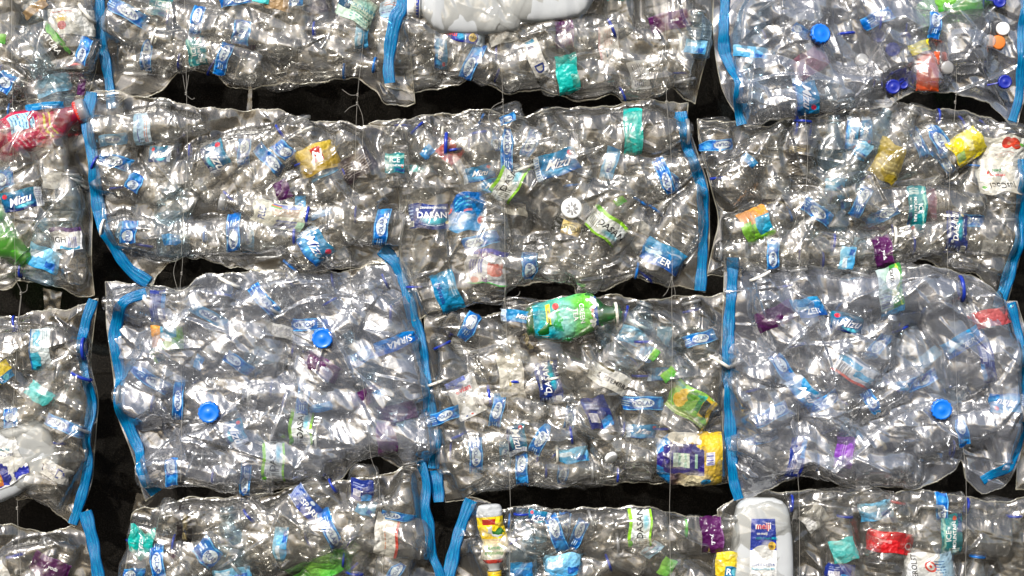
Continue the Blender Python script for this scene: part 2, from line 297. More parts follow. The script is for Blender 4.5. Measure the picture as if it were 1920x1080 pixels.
kind('OG', 'orange, green and blue block label', (.18, .48, .03), (.18, .48, .03), [('r', 0, .45, .35, 1, (.6, .26, .04)), ('r', .3, .8, .5, 1, (.01, .28, .45)), ('r', 0, .35, 0, .45, (.55, .24, .06))])
kind('GS', 'green striped label with barcode', (.45, .55, .55), (.03, .20, .04), [('r', 0, 1, .55, .95, (.03, .22, .03)), ('wr', 0, 1, .80, .88, (.35, .5, .05)), ('e', .28, .62, .2, .3, (.7, .72, .7)), ('bars', .5, .85, .05, .5, 90, (.15, .15, .3)), ('r', .86, 1, 0, 1, (.01, .22, .45))], [('zarix', .28, .62, .2, 'black', .2, 0)])
kind('GN', 'green leafy label', (.05, .35, .03), (.25, .55, .08))
kind('MG', 'green mango juice label', (.16, .42, .03), (.28, .56, .08), [('r', 0, 1, 0, .18, (.20, .30, .08)), ('hbars', 0, 1, .03, .15, 80, (.5, .55, .3)), ('wr', 0, .8, .78, .9, (.05, .4, .3)), ('e', .30, .66, .12, .22, (.75, .5, .02)), ('e', .24, .44, .14, .22, (.75, .48, .02)), ('e', .44, .75, .10, .2, (.1, .3, .02)), ('wr', .72, 1, .3, 1, (.65, .45, .03)), ('r', .72, .88, .35, .85, (.012, .02, .01)), ('r', .60, .71, .35, .8, (.03, .25, .06))])
kind('E', 'white mountain water label with red letters', (.62, .62, .6), (.66, .66, .66), [('wr', .0, .7, .86, 1.2, (.2, .25, .6)), ('g', .35, .8, .25, .1, (.1, .15, .5)), ('hbars', .22, .62, .40, .62, 130, (.25, .25, .28)), ('bars', .70, .92, .12, .42, 80, (.12, .12, .12)), ('r', .25, .33, .05, .08, (.05, .1, .3)), ('r', .45, .53, .05, .08, (.5, .05, .02)), ('r', .0, .16, 0, .7, (.5, .5, .5))], [('evian', .5, .70, .13, 'red', .1, 0)])
kind('J', 'white peach drink label', (.68, .67, .60), (.72, .71, .66), [('e', .48, .14, .12, .10, (.55, .04, .02)), ('e', .30, .14, .12, .10, (.55, .05, .02)), ('g', .45, .16, .05, .04, (.7, .35, .2)), ('e', .15, .13, .06, .03, (.1, .35, .02)), ('e', .88, .88, .06, .03, (.1, .4, .02)), ('e', .75, .6, .03, .03, (.6, .03, .02)), ('r', 0, .16, .35, .8, (.62, .64, .64)), ('hbars', .3, .7, .3, .36, 90, (.6, .35, .3))],
     [('jusCool', .48, .85, .13, 'black', 0, 0), ('refreshing', .55, .68, .06, 'red', 0, 0), ('peach', .62, .60, .08, 'green', 0, 0)])
kind('GE', 'white sparkling water label with red sun', (.62, .65, .68), (.70, .70, .68), [('e', .5, .55, .12, .18, (.6, .04, .02)), ('e', .5, .55, .08, .12, (.7, .68, .65)), ('e', .5, .55, .03, .05, (.6, .04, .02)), ('wr', .7, 1, .0, 1, (.35, .55, .72)), ('hbars', .58, .8, .3, .75, 70, (.05, .15, .35))], [('GEROLST', .18, .5, .2, 'black', 0, 90)])
kind('SO', 'clear label with purple letters and barcode', (.55, .56, .58), (.66, .66, .68), [('r', .0, .95, .86, 1, (.08, .06, .4)), ('bars', .1, .42, .3, .7, 100, (.1, .1, .35)), ('wr', .55, .9, .3, .6, (.5, .15, .12)), ('e', .22, .12, .09, .09, (.5, .15, .08)), ('r', 0, 1, 0, .04, (.1, .4, .1))], [('SOL', .4, .84, .2, 'purple', 0, 180), ('Pi', .45, .12, .14, 'purple', 0, 180)], alpha=.2)
kind('PL', 'white label with barcode and rainbow shield', (.60, .60, .50), (.68, .68, .60), [('bars', .04, .36, .15, .55, 120, (.02, .05, .35)), ('bars', .5, .84, .08, .6, 130, (.3, .12, .06)), ('r', .78, .84, .45, .68, (.05, .35, .05)), ('r', .84, .90, .45, .68, (.6, .2, .02)), ('r', .90, .95, .40, .66, (.02, .08, .5)), ('e', .87, .3, .08, .18, (.3, .35, .6)), ('r', 0, .35, 0, .14, (.4, .62, .45))], [('PLUS', .45, .82, .2, 'navy', 0, 0)])
kind('ME', 'white label with a blue top and red letters', (.68, .69, .68), (.72, .73, .73), [('r', 0, 1, .56, 1, (.006, .03, .32)), ('g', .65, .56, .3, .16, (.6, .6, .62)), ('e', .5, .46, .52, .17, (.72, .73, .73)), ('e', .84, .62, .15, .06, (.6, .38, .04)), ('hbars', .1, .45, .05, .22, 70, (.4, .4, .4)), ('hbars', .55, .9, .05, .25, 70, (.4, .4, .4))],
     [('meiji', .5, .885, .125, 'white', 0, 0), ('meiji', .5, .885, .108, 'red', 0, 0), ('ce-meiji', .45, .79, .05, 'white', 0, 0), ('100% Fresh Milk', .62, .73, .04, 'teal', 0, 0), ('No.1', .84, .62, .035, 'black', 0, 0),
      ('\u30d1\u30b9\u30c1\u30e3\u30e9\u30a4\u30ba\u725b\u4e73', .5, .36, .04, 'navy', 0, 0), ('Pasteurized Fresh Milk', .5, .305, .035, 'teal', 0, 0)])
kind('MJ', 'white label with navy and orange print', (.68, .68, .66), (.72, .72, .70), [('wr', 0, .55, .55, 1, (.01, .02, .25)), ('r', .05, .4, .76, .95, (.4, .12, .03)), ('e', .22, .85, .08, .06, (.6, .4, .05)), ('wr', 0, .2, 0, .4, (.02, .03, .3))], [('\u30d1\u30b9\u30c1\u30e3\u30e9\u30a4\u30ba', .72, .5, .09, 'navy', 0, 70), ('Pasteurized', .84, .45, .07, 'teal', 0, 70)])
kind('ML', 'navy strip label with red letters and gold disc', (.008, .015, .2), (.01, .025, .3), [('e', .72, .5, .09, .36, (.6, .4, .03)), ('r', .84, 1, 0, 1, (.5, .6, .7)), ('g', .45, .5, .15, .4, (.0, .3, .5))], [('meiji', .2, .5, .5, 'red', 0, 180), ('No', .72, .5, .28, 'black', 0, 180)])
kind('JG', 'white label with numbers and small writing', (.58, .60, .62), (.66, .68, .70), [('hbars', .3, .9, .2, .8, 60, (.1, .1, .12)), ('r', .7, 1, .6, .95, (.05, .35, .55))], [('2', .12, .3, .4, 'navy', 0, 0)])
kind('RB', 'blue and yellow panels on a red body', (.5, .01, .06), (.5, .015, .08), [('r', .06, .50, .10, .60, (.35, .58, .66)), ('hbars', .08, .48, .12, .58, 90, (.08, .2, .4)), ('hbars', .1, .9, .68, .92, 50, (.65, .6, .02)), ('r', .52, .6, .1, .62, (.6, .3, .3)), ('hbars', .66, .95, .1, .5, 60, (.6, .3, .35))])
kind('GT', 'teal and lime printed sleeve', (.0, .30, .42), (.20, .58, .03), [('g', .5, .45, .5, .25, (.25, .62, .6)), ('wr', .25, .75, .36, .42, (.03, .45, .12)), ('r', .10, .62, .20, .27, (.72, .64, .02)), ('e', .18, .36, .08, .05, (.6, .08, .08)), ('g', .82, .28, .2, .2, (.0, .38, .5)), ('g', .2, .8, .3, .2, (.10, .5, .02)), ('bars', .82, .98, .10, .22, 90, (.4, .42, .35)), ('wr', 0, 1, .9, 1.3, (.62, .66, .62)), ('wr', 0, 1, .975, 1.3, (.01, .06, .25))],
     [('Peppermint', .36, .235, .045, 'black', 0, 0), ('GREEN', .45, .76, .075, 'white', 0, 0), ('TEA', .45, .66, .075, 'white', 0, 0), ('Puriku', .5, .925, .04, 'red', 0, 0)], trl=.05)
kind('FP', 'navy, yellow and cream fruit sleeve', (.62, .42, .02), (.015, .01, .14), [('r', 0, 1, .80, 1, (.004, .16, .42)), ('r', .22, .8, .28, .90, (.02, .012, .14)), ('e', .5, .9, .2, .2, (.02, .012, .14)), ('wr', .8, 1.2, .2, .85, (.65, .62, .55)), ('wr', .7, 1, .05, .35, (.62, .40, .02)), ('r', .35, .62, .50, .75, (.50, .58, .50)), ('hbars', .35, .62, .52, .73, 70, (.25, .42, .32)), ('r', .4, .64, .12, .25, (.5, .5, .55)), ('bars', .4, .64, .14, .24, 90, (.1, .1, .3)), ('g', .02, .4, .3, .3, (.7, .65, .45)), ('r', .35, .62, .38, .42, (.3, .5, .4)), ('e', .10, .25, .06, .08, (.02, .25, .5))])
kind('FL', 'yellow and white orange juice sleeve', (.66, .46, .01), (.62, .62, .54), [('r', 0, 1, 0, .48, (.68, .50, .01)), ('r', 0, 1, .92, 1, (.4, .02, .01)), ('r', .3, .8, .05, .17, (.45, .02, .01)), ('e', .72, .36, .2, .12, (.72, .45, .0)), ('g', .72, .36, .16, .1, (.75, .6, .1)), ('wr', .1, .55, .28, .46, (.02, .12, .02)), ('hbars', .1, .9, .50, .58, 90, (.5, .3, .2))],
     [("Florida's", .5, .80, .09, 'green', 0, 0), ('Natural', .5, .69, .08, 'green', 0, 0)], trl=.05)

# ------------------------------------------------------------------ mesh helpers
def mesh_from(name, V, F, mats=(), mi=None, uv=None, smooth=True):
    me = bpy.data.meshes.new(name)
    V = np.asarray(V, dtype=np.float32)
    if isinstance(F, np.ndarray):
        nf, k = F.shape
        me.vertices.add(len(V)); me.vertices.foreach_set('co', V.ravel())
        me.loops.add(nf * k); me.loops.foreach_set('vertex_index', F.astype(np.int32).ravel())
        me.polygons.add(nf); me.polygons.foreach_set('loop_start', np.arange(0, nf * k, k, dtype=np.int32))
        me.update(calc_edges=True)
    else:
        me.from_pydata([tuple(v) for v in V.tolist()], [], F); me.update()
    if smooth: me.polygons.foreach_set('use_smooth', [True] * len(me.polygons))
    for m in mats: me.materials.append(m)
    if mi is not None: me.polygons.foreach_set('material_index', np.asarray(mi, dtype=np.int32))
    if uv is not None:
        l = me.uv_layers.new(name='UVMap'); vi = np.empty(len(me.loops), dtype=np.int32); me.loops.foreach_get('vertex_index', vi)
        l.data.foreach_set('uv', np.asarray(uv, dtype=np.float32)[vi].ravel())
    return me
def link(name, me, parent=None):
    o = bpy.data.objects.new(name, me); COL.objects.link(o)
    if parent is not None: o.parent = parent
    return o
def grid_faces(nu, nv, wrap=False):
    i = np.arange(nv - 1)[:, None] * nu; j = np.arange(nu if wrap else nu - 1)[None, :]
    jn = (j + 1) % nu
    return np.stack([i + j, i + jn, i + nu + jn, i + nu + j], -1).reshape(-1, 4)
def thing(name, loc, label, cat, group=None, ry=0):
    o = bpy.data.objects.new(name, None); COL.objects.link(o); o.location = loc; o.rotation_euler = (0, ry, 0); o.empty_display_size = .02
    o['label'] = label; o['category'] = cat
    if group: o['group'] = group
    return o

def facets(P, A, B, s):
    """piecewise flat random relief from two seed sets (difference of nearest squared distances)"""
    def F(S):
        out = np.full(len(P), 1e9)
        for c in S:
            d = P - c; np.minimum(out, np.einsum('ij,ij->i', d, d), out=out)
        return out
    return (F(A) - F(B)) / (s * s)

def facets2(P, sp, g):
    """the same relief on a plane, seeds jittered in a grid so only near cells are searched"""
    lo = P.min(0) - 3 * sp; hi = P.max(0) + 3 * sp; n = np.ceil((hi - lo) / sp).astype(int) + 1
    ci = ((P - lo) / sp).astype(int); out = []
    for _ in range(2):
        J = g.uniform(0, 1, (n[0], n[1], 2)); best = np.full(len(P), 1e9)
        for i in range(-2, 3):
            for j in range(-2, 3):
                a = np.clip(ci[:, 0] + i, 0, n[0] - 1); b = np.clip(ci[:, 1] + j, 0, n[1] - 1)
                d = lo + (np.stack([a, b], -1) + J[a, b]) * sp - P
                np.minimum(best, d[:, 0] ** 2 + d[:, 1] ** 2, out=best)
        out.append(best)
    return (out[0] - out[1]) / (sp * sp)

# ------------------------------------------------------------------ bottle surfaces (nominal 66 x 215 mm)
NW, NL = 66.0, 215.0
PROF = {
 'water':  [(0, .0), (.0, .62), (.012, .86), (.04, .97), (.09, 1), (.60, 1), (.70, .96), (.78, .82), (.85, .60), (.90, .46), (.925, .42), (.93, .42)],
 'ribbed': [(0, .0), (.0, .66), (.012, .9), (.04, 1), (.66, 1), (.74, .95), (.80, .80), (.87, .55), (.905, .44), (.93, .42)],
 'smooth': [(0, .0), (.0, .55), (.015, .80), (.05, .95), (.12, 1), (.50, 1), (.58, .94), (.66, 1), (.74, .90), (.82, .66), (.89, .46), (.93, .42)],
 'diamond': [(0, .0), (.0, .62), (.012, .88), (.04, 1), (.30, 1), (.38, .88), (.46, 1), (.68, 1), (.76, .90), (.83, .68), (.89, .48), (.93, .42)],
 'crushed': [(0, .0), (.0, .52), (.015, .70), (.06, .80), (.18, .92), (.36, 1), (.55, 1), (.68, .88), (.78, .66), (.84, .46), (.90, .38), (.93, .36)],
 'jug': [(0, .0), (.0, .36), (.006, .52), (.02, .66), (.05, .78), (.10, .85), (.2, .92), (.35, .98), (.5, 1), (.62, 1), (.72, .97), (.80, .84), (.87, .58), (.91, .40), (.93, .36)],
}
NECK = [(.93, .42), (.932, .52), (.94, .52), (.942, .39), (.952, .38), (.958, .415), (.963, .38), (.970, .415), (.976, .38), (.984, .41), (.99, .38), (1.0, .37)]
SEEDS = {}
def seeds(typ, seed):
    k = (typ, seed)
    if k not in SEEDS:
        g = np.random.default_rng(abs(hash(typ)) % 1000 + seed if False else sum(map(ord, typ)) * 31 + seed)
        def S(n): return np.stack([g.uniform(-38, 38, n), g.uniform(-24, 24, n), g.uniform(-5, 200, n)], -1)
        SEEDS[k] = dict(A=S(46), B=S(46), A2=S(260), B2=S(260), kz=g.uniform(.25, .7), kx=g.normal(0, 8), pz=g.uniform(.15, .8), pa=g.uniform(.1, .55), tw=g.normal(0, .12),
                amp={'jug': 1.6, 'crushed': 9.5}.get(typ, g.uniform(6, 11)), ph=g.uniform(0, 6))
    return SEEDS[k]
def surf(typ, seed, th, z, inflate=0.0, flat=.50, soft=1.0):
    """th: 0 faces the viewer, z: 0..1 base to mouth -> nominal mm"""
    q = seeds(typ, seed); pr = PROF[typ]
    zs = np.array([p[0] for p in pr] + [p[0] for p in NECK[1:]]); rs = np.array([p[1] for p in pr] + [p[1] for p in NECK[1:]])
    zs = zs + np.arange(len(zs)) * 1e-7
    r = np.interp(z, zs, rs)
    body = np.clip((.86 - z) / .1, 0, 1) * np.clip(z / .03, 0, 1)
    bj = body * (.12 if typ == 'jug' else 1)
    if typ == 'ribbed': r = r - body * .045 * np.maximum(0, np.sin(z * 2 * math.pi * 15)) ** 2
    elif typ == 'water': r = r - body * .05 * (np.exp(-((np.abs(z - .40) - .14) / .012) ** 2) + np.exp(-((z - .18) / .01) ** 2) + np.exp(-((z - .64) / .012) ** 2) + np.exp(-((z - .12) / .01) ** 2))
    elif typ == 'smooth': r = r + body * .02 * np.sin(th * 5) * np.exp(-((z - .1) / .1) ** 2)
    elif typ == 'diamond':
        d = np.minimum(np.abs(np.sin(th * 8 + z * 60)), np.abs(np.sin(th * 8 - z * 60)))
        r = r - body * .07 * (1 - d * 1.5) * (z < .66)
    fl = np.interp(z, [0, .70, .93, 1], [flat, flat, .95, .98])
    fl = fl * (1 - q['pa'] * np.exp(-((z - q['pz']) / .12) ** 2) * bj)
    if typ == 'jug':     # squared cross-section
        e = .55; cx = np.sign(np.sin(th)) * np.abs(np.sin(th)) ** e; cyy = np.sign(np.cos(th)) * np.abs(np.cos(th)) ** e
        k = np.clip((.9 - z) / .1, 0, 1); sx = cx * k + np.sin(th) * (1 - k); sy = cyy * k + np.cos(th) * (1 - k)
    else: sx, sy = np.sin(th), np.cos(th)
    x = r * NW / 2 * sx; y = -r * NW / 2 * sy * fl; zz = z * NL
    P = np.stack([x, y, zz], -1)
    d = (facets(P, q['A'], q['B'], 24.0) * q['amp'] * .60 + facets(P, q['A2'], q['B2'], 12.0) * q['amp'] * .05) * body
    d = np.clip(d, -13, 7) * soft
    nx, ny = np.sin(th) * .6, -np.cos(th)
    x = x + nx * (d + inflate) + q['kx'] * np.maximum(0, 1 - np.abs(z - q['kz']) * 4) * bj + q['tw'] * 0
    y = y + ny * (d + inflate)
    return np.stack([x, y, zz], -1)
PROTO = {}
def proto(typ, seed):
    k = (typ, seed)
    if k in PROTO: return PROTO[k]
    nth = 60 if typ != 'diamond' else 64
    zs = np.concatenate([[0, .0001], np.linspace(.004, .925, 92 if typ != 'diamond' else 84), [p[0] + i * 1e-5 for i, p in enumerate(NECK)]])
    if typ == 'jug': zs = np.concatenate([[0, .0001], np.linspace(.002, .925, 60), [p[0] + i * 1e-5 for i, p in enumerate(NECK)]])
    th = np.arange(nth) / nth * 2 * math.pi
    TH, Z = np.meshgrid(th, zs)
    P = surf(typ, seed, TH.ravel(), Z.ravel()) * .001
    me = mesh_from('bottle_body_%s' % typ, P, grid_faces(nth, len(zs), True))
    me.materials.append(None)
    PROTO[k] = me
    return me

def lathe_mesh(name, prof, n=28, knurl=0.0, kn=20):
    th = np.arange(n) / n * 2 * math.pi
    V = []
    for (z, r, k) in prof:
        rr = r * (1 + (knurl * np.sign(np.sin(th * kn)) if k else 0))
        V.append(np.stack([rr * np.cos(th), rr * np.sin(th), np.full(n, z)], -1))
    V = np.concatenate(V)
    return mesh_from(name, V * .001, grid_faces(n, len(prof), True))
# tamper ring and screw cap, nominal neck radius about 14 mm, along z; both sit on the finish
M_RING = lathe_mesh('neck_ring', [(0, 14.0, 0), (0, 16.6, 0), (1.2, 17.3, 0), (3.6, 17.3, 0), (4.6, 16.4, 0), (4.6, 14.0, 0), (0, 14.0, 0)], 26)
M_CAP = lathe_mesh('screw_cap', [(0, 15.0, 0), (0, 16.9, 1), (12, 16.6, 1), (14, 15.6, 0), (14.6, 13.5, 0), (14.6, .01, 0)], 56, .022, 24)
M_DISC_PLAIN = lathe_mesh('cap_disc_plain', [(0, 17.5, 0), (0, 19.2, 1), (8, 18.9, 1), (11, 17.0, 0), (11.8, 14.8, 0), (11.8, .01, 0)], 96, .008, 32)
M_DISC = lathe_mesh('cap_disc', [(0, 17.5, 0), (0, 19.2, 1), (9, 18.9, 1), (11, 17.6, 0), (11.8, 15.4, 0), (11.2, 14.6, 0), (11.2, 5.0, 0), (11.6, 4.4, 0), (11.6, .01, 0)], 112, .032, 14)

TXT = {}
def text2d(s, shear=0.0):
    k = (s, shear)
    if k in TXT: return TXT[k]
    cu = bpy.data.curves.new('lettering', 'FONT'); cu.body = s; cu.size = 1; cu.resolution_u = 2; cu.shear = shear; cu.offset = .012
    o = bpy.data.objects.new('lettering', cu); COL.objects.link(o)
    dg = bpy.context.evaluated_depsgraph_get(); me = o.evaluated_get(dg).to_mesh()
    V = np.empty(len(me.vertices) * 3, dtype=np.float32); me.vertices.foreach_get('co', V); V = V.reshape(-1, 3)[:, :2].astype(float)
    F = [tuple(p.vertices) for p in me.polygons]
    o.evaluated_get(dg).to_mesh_clear(); bpy.data.objects.remove(o); bpy.data.curves.remove(cu)
    if len(V): 
        mn, mx = V.min(0), V.max(0); V = V - (mn + mx) / 2; hh = mx[1] - mn[1]; V = V / max(hh, 1e-6)
    TXT[k] = (V, F)
    return TXT[k]

# ------------------------------------------------------------------ bags
# name: top (left to right), bottom (left to right), left and right (between the corners, top to bottom), film, depth, words for it
BAGS = {
'A': ([(-150,-180),(50,-180),(180,-180)], [(-150,180),(0,183),(60,186),(150,180),(170,165)], [(-150,0)], [(182,0),(187,60),(182,120)], 'warm', 0, 'top corner bag beside the black gap', 'clear bag in the upper left corner with a black leafy label inside'),
'B': ([(185,-200),(500,-200),(770,-200)], [(212,205),(235,186),(290,174),(318,152),(345,130),(372,132),(400,138),(432,165),(470,163),(560,155),(640,150),(665,145),(700,165),(722,195),(752,198),(778,193)], [(184,0),(190,67),(197,120)], [(762,0),(770,100)], 'warm', 4, 'top bag of ice and mountain water', 'clear bag in the top row with a curved blue zip and a sagging corner flap'),
'C': ([(757,-180),(1000,-190),(1345,-180)], [(722,162),(790,172),(850,160),(882,147),(912,160),(955,175),(985,170),(1040,177),(1100,190),(1150,178),(1172,190),(1200,190),(1240,175),(1258,163),(1285,185),(1303,195)], [(752,0),(738,50),(728,100)], [(1338,0),(1330,80),(1315,140)], 'warm', -4, 'top bag holding the milky jugs', 'clear top row bag holding two milky white jugs'),
'D': ([(1345,-180),(1700,-190),(2000,-180)], [(1395,238),(1480,222),(1530,216),(1600,205),(1645,203),(1682,190),(1702,178),(1740,173),(1790,178),(1830,185),(1862,205),(1890,228),(1905,236)], [(1337,0),(1337,70),(1345,130),(1358,180)], [(1935,0),(1930,100),(1920,180)], 'white', -8, 'milky bag with the orange pouch', 'milky top row bag with an orange pouch and loose caps inside'),
'E': ([(-150,190),(0,188),(60,183),(158,180)], [(-150,552),(0,545),(35,525),(60,527),(110,540),(160,556),(177,553)], [(-150,370)], [(163,260),(170,350),(172,430),(172,500)], 'warm', 2, 'bag with the magenta bottle', 'clear bag at the picture edge holding the magenta bottle'),
'F': ([(160,172),(220,173),(290,185),(350,195),(400,205),(520,208),(600,230),(640,227),(690,237),(760,240)], [(285,536),(300,510),(340,482),(370,485),(440,500),(500,512),(560,512),(640,505),(700,495),(745,490)], [(157,213),(160,260),(168,330),(178,400),(192,440),(215,480),(245,515)], [(765,300),(760,400)], 'warm', -3, 'bag with the gold label', 'clear bag with a long curling blue zip and a gold label inside'),
'G': ([(690,232),(760,222),(850,212),(890,206),(950,214),(1000,217),(1022,206),(1060,200),(1120,203),(1180,190),(1240,190),(1290,193)], [(775,602),(805,587),(870,572),(935,540),(1000,532),(1070,530),(1085,555),(1140,540),(1180,523),(1240,532),(1322,548)], [(735,260),(745,330),(750,420),(752,500),(762,560)], [(1290,230),(1312,300),(1327,350),(1330,430),(1326,500)], 'warm', -2, 'central bag with the round white cap', 'clear central bag with a round white slotted cap and a coral label'),
'H': ([(1308,222),(1360,228),(1430,236),(1470,226),(1540,215),(1600,208),(1680,195),(1750,203),(1840,215),(1880,232),(1925,245)], [(1325,517),(1380,512),(1420,495),(1500,505),(1600,500),(1700,492),(1730,487),(1790,510),(1835,518),(1865,560),(1882,592)], [(1312,270),(1330,340),(1347,410),(1337,460)], [(1928,330),(1925,420),(1910,490)], 'warm', 0, 'bag with the peach drink label', 'clear bag with a yellow label and a white peach label inside'),
'I': ([(-150,590),(0,595),(60,585),(120,580),(184,560)], [(-150,925),(0,923),(37,938),(73,937),(100,955),(120,975),(140,988)], [(-150,750)], [(175,620),(170,680),(183,740),(182,790),(176,850),(170,910)], 'warm', 0, 'bag with the milk jug and pale blue zip', 'clear bag with a pale blue zip edge holding a crushed milk jug'),
'J': ([(197,528),(250,530),(340,542),(372,520),(440,510),(560,505),(640,508),(700,492),(745,470)], [(272,940),(320,905),(350,907),(400,918),(450,922),(560,912),(630,900),(655,880),(700,848),(740,872),(780,885),(822,878)], [(199,600),(205,650),(212,710),(220,780),(243,840),(258,890),(266,920)], [(772,520),(785,580),(797,640),(812,700),(818,770),(830,830)], 'white', 3, 'milky bag with two bright blue caps', 'large milky bag zipped along both sides with two bright blue caps inside'),
'K': ([(795,592),(870,590),(915,590),(990,570),(1030,560),(1120,555),(1160,552),(1180,562),(1260,558),(1372,550)], [(835,942),(880,932),(920,910),(960,912),(1020,905),(1070,912),(1150,908),(1250,905),(1372,907)], [(800,680),(808,760),(815,850)], [(1368,700),(1370,800)], 'warm', 5, 'bag under the green tea bottle', 'clear bag with the green tea bottle along its top edge'),
'L': ([(1358,482),(1400,485),(1430,507),(1470,500),(1560,500),(1650,500),(1760,502),(1830,522),(1880,560),(1905,565)], [(1380,938),(1420,925),(1470,905),(1522,880),(1550,900),(1600,915),(1650,913),(1720,913),(1780,890),(1800,862),(1812,900),(1840,925),(1870,915),(1890,900)], [(1356,560),(1352,640),(1350,720),(1355,800),(1360,880)], [(1925,640),(1928,740),(1922,810),(1910,860)], 'white', -5, 'milky bag with the violet label', 'large milky bag with a straight blue zip and a violet label inside'),
'M': ([(-150,985),(0,985),(30,983),(90,1000),(130,985),(165,955)], [(-150,1250),(60,1250),(215,1250)], [(-150,1100)], [(178,1000),(195,1080),(205,1150)], 'warm', -4, 'bottom corner bag with a purple label', 'clear bag in the bottom corner with a dark blue zip and purple label'),
'N': ([(245,985),(252,960),(290,950),(320,942),(350,935),(440,930),(500,925),(560,910),(640,900),(700,895),(793,860)], [(225,1250),(500,1250),(840,1250)], [(240,1040),(233,1100)], [(803,930),(800,1000),(822,1060)], 'warm', -4, 'bottom bag with the diamond-patterned bottle', 'clear bottom row bag with a diamond-patterned bottle along its top'),
'O': ([(875,932),(905,938),(940,952),(1000,950),(1080,955),(1160,950),(1240,955),(1300,972),(1345,965)], [(830,1250),(1100,1250),(1360,1250)], [(862,970),(845,1030),(835,1090)], [(1352,1050)], 'warm', 0, 'bottom bag with the orange juice bottle', 'clear bottom row bag with a yellow orange juice bottle'),
'P': ([(1345,955),(1380,932),(1430,920),(1480,922),(1560,920),(1620,926),(1700,920),(1790,928),(1860,940),(1990,925)], [(1355,1250),(1700,1250),(1990,1250)], [(1355,1050)], [(1990,1080)], 'warm', 0, 'bottom bag with the upright milk jug', 'clear bottom row bag with an upright white milk jug'),
'Q': ([(1918,640),(1990,640)], [(1905,918),(1990,920)], [(1927,750),(1912,850)], [(1990,800)], 'warm', 6, 'bag sliver at the picture edge', 'narrow sliver of clear bag cut by the picture edge beside the milky bag'),
}
ZIPS = {  # bag: list of (points, width)
'B': [([(188,-200),(188,0),(188,67),(197,110),(205,160),(209,203)], 22)],
'C': [([(760,-180),(758,0),(745,40),(735,87),(731,133),(734,160)], 25)],
'D': [([(1358,-180),(1358,0),(1355,50),(1357,97),(1368,127),(1379,155),(1380,193),(1390,235)], 22), ([(1917,-180),(1917,0),(1912,67),(1910,133),(1907,183),(1895,228)], 20)],
'F': [([(173,173),(168,213),(171,253),(180,300),(183,340),(184,372),(192,410),(207,443),(224,477),(247,507),(280,530)], 25)],
'G': [([(1276,210),(1281,260),(1298,305),(1313,350),(1318,427),(1316,493),(1312,545)], 22)],
'H': [([(1911,300),(1910,360),(1906,440),(1890,510),(1870,578)], 23)],
'I': [([(176,562),(163,600),(157,640),(160,685),(173,747),(170,787),(165,830),(168,863),(160,907),(147,953),(137,982)], 19)],
'J': [([(282,549),(247,563),(227,590),(217,620),(218,650),(224,690),(230,737),(233,770),(247,813),(262,843),(272,877),(282,905),(294,924)], 24), ([(715,467),(740,490),(757,527),(768,567),(775,600),(787,637),(796,690),(803,737),(808,775),(818,820),(813,878)], 25)],
'K': [([(817,882),(820,910),(823,941)], 24)],
'L': [([(1373,483),(1372,527),(1368,577),(1365,627),(1362,693),(1365,737),(1368,787),(1370,853),(1375,903),(1384,935)], 23), ([(1893,567),(1907,627),(1913,693),(1914,753),(1908,820),(1896,853),(1867,880),(1838,900)], 18)],
'M': [([(161,958),(169,987),(177,1020),(187,1080),(205,1200)], 26)],
'N': [([(789,863),(800,905),(797,947),(805,987),(810,1037),(828,1085),(845,1200)], 21)],
'O': [([(884,937),(870,970),(857,1010),(847,1053),(840,1090),(832,1200)], 26)],
}
def resample(pts, n, smooth=True):
    p = np.array(pts, float)
    if smooth and len(p) > 2:      # Catmull-Rom
        q = np.vstack([2 * p[0] - p[1], p, 2 * p[-1] - p[-2]]); out = []
        for i in range(1, len(q) - 2):
            t = np.linspace(0, 1, 10, endpoint=False)[:, None]
            a, b_, c, d = q[i - 1], q[i], q[i + 1], q[i + 2]
            out.append(.5 * (2 * b_ + (c - a) * t + (2 * a - 5 * b_ + 4 * c - d) * t ** 2 + (3 * b_ - a - 3 * c + d) * t ** 3))
        p = np.vstack(out + [q[-2][None]])
    s = np.r_[0, np.cumsum(np.linalg.norm(np.diff(p, axis=0), axis=1))]
    t = np.linspace(0, s[-1], n)
    return np.stack([np.interp(t, s, p[:, 0]), np.interp(t, s, p[:, 1])], -1)
OUTLINE = {}
for k, (top, bot, lf, rt, *_r) in BAGS.items():
    L_ = [top[0]] + lf + [bot[0]]; R_ = [top[-1]] + rt + [bot[-1]]
    T = resample(top, 60); B_ = resample(bot, 60); LL = resample(L_, 40); RR = resample(R_, 40)
    OUTLINE[k] = np.vstack([T, RR, B_[::-1], LL[::-1]])
def inside(k, pts, grow=0):
    poly = OUTLINE[k]; x, y = pts[:, 0], pts[:, 1]; c = np.zeros(len(pts), bool)
    x1, y1 = poly[:, 0], poly[:, 1]; x2, y2 = np.roll(x1, -1), np.roll(y1, -1)
    for a, b_, c_, d in zip(x1, y1, x2, y2):
        if b_ == d: continue
        m = ((b_ > y) != (d > y)) & (x < (c_ - a) * (y - b_) / (d - b_) + a); c ^= m
    return c
def bag_at(x, y):
    for k in BAGS:
        if inside(k, np.array([[x, y]], float))[0]: return k
    best = min(BAGS, key=lambda k: np.min(np.hypot(OUTLINE[k][:, 0] - x, OUTLINE[k][:, 1] - y)))
    return best

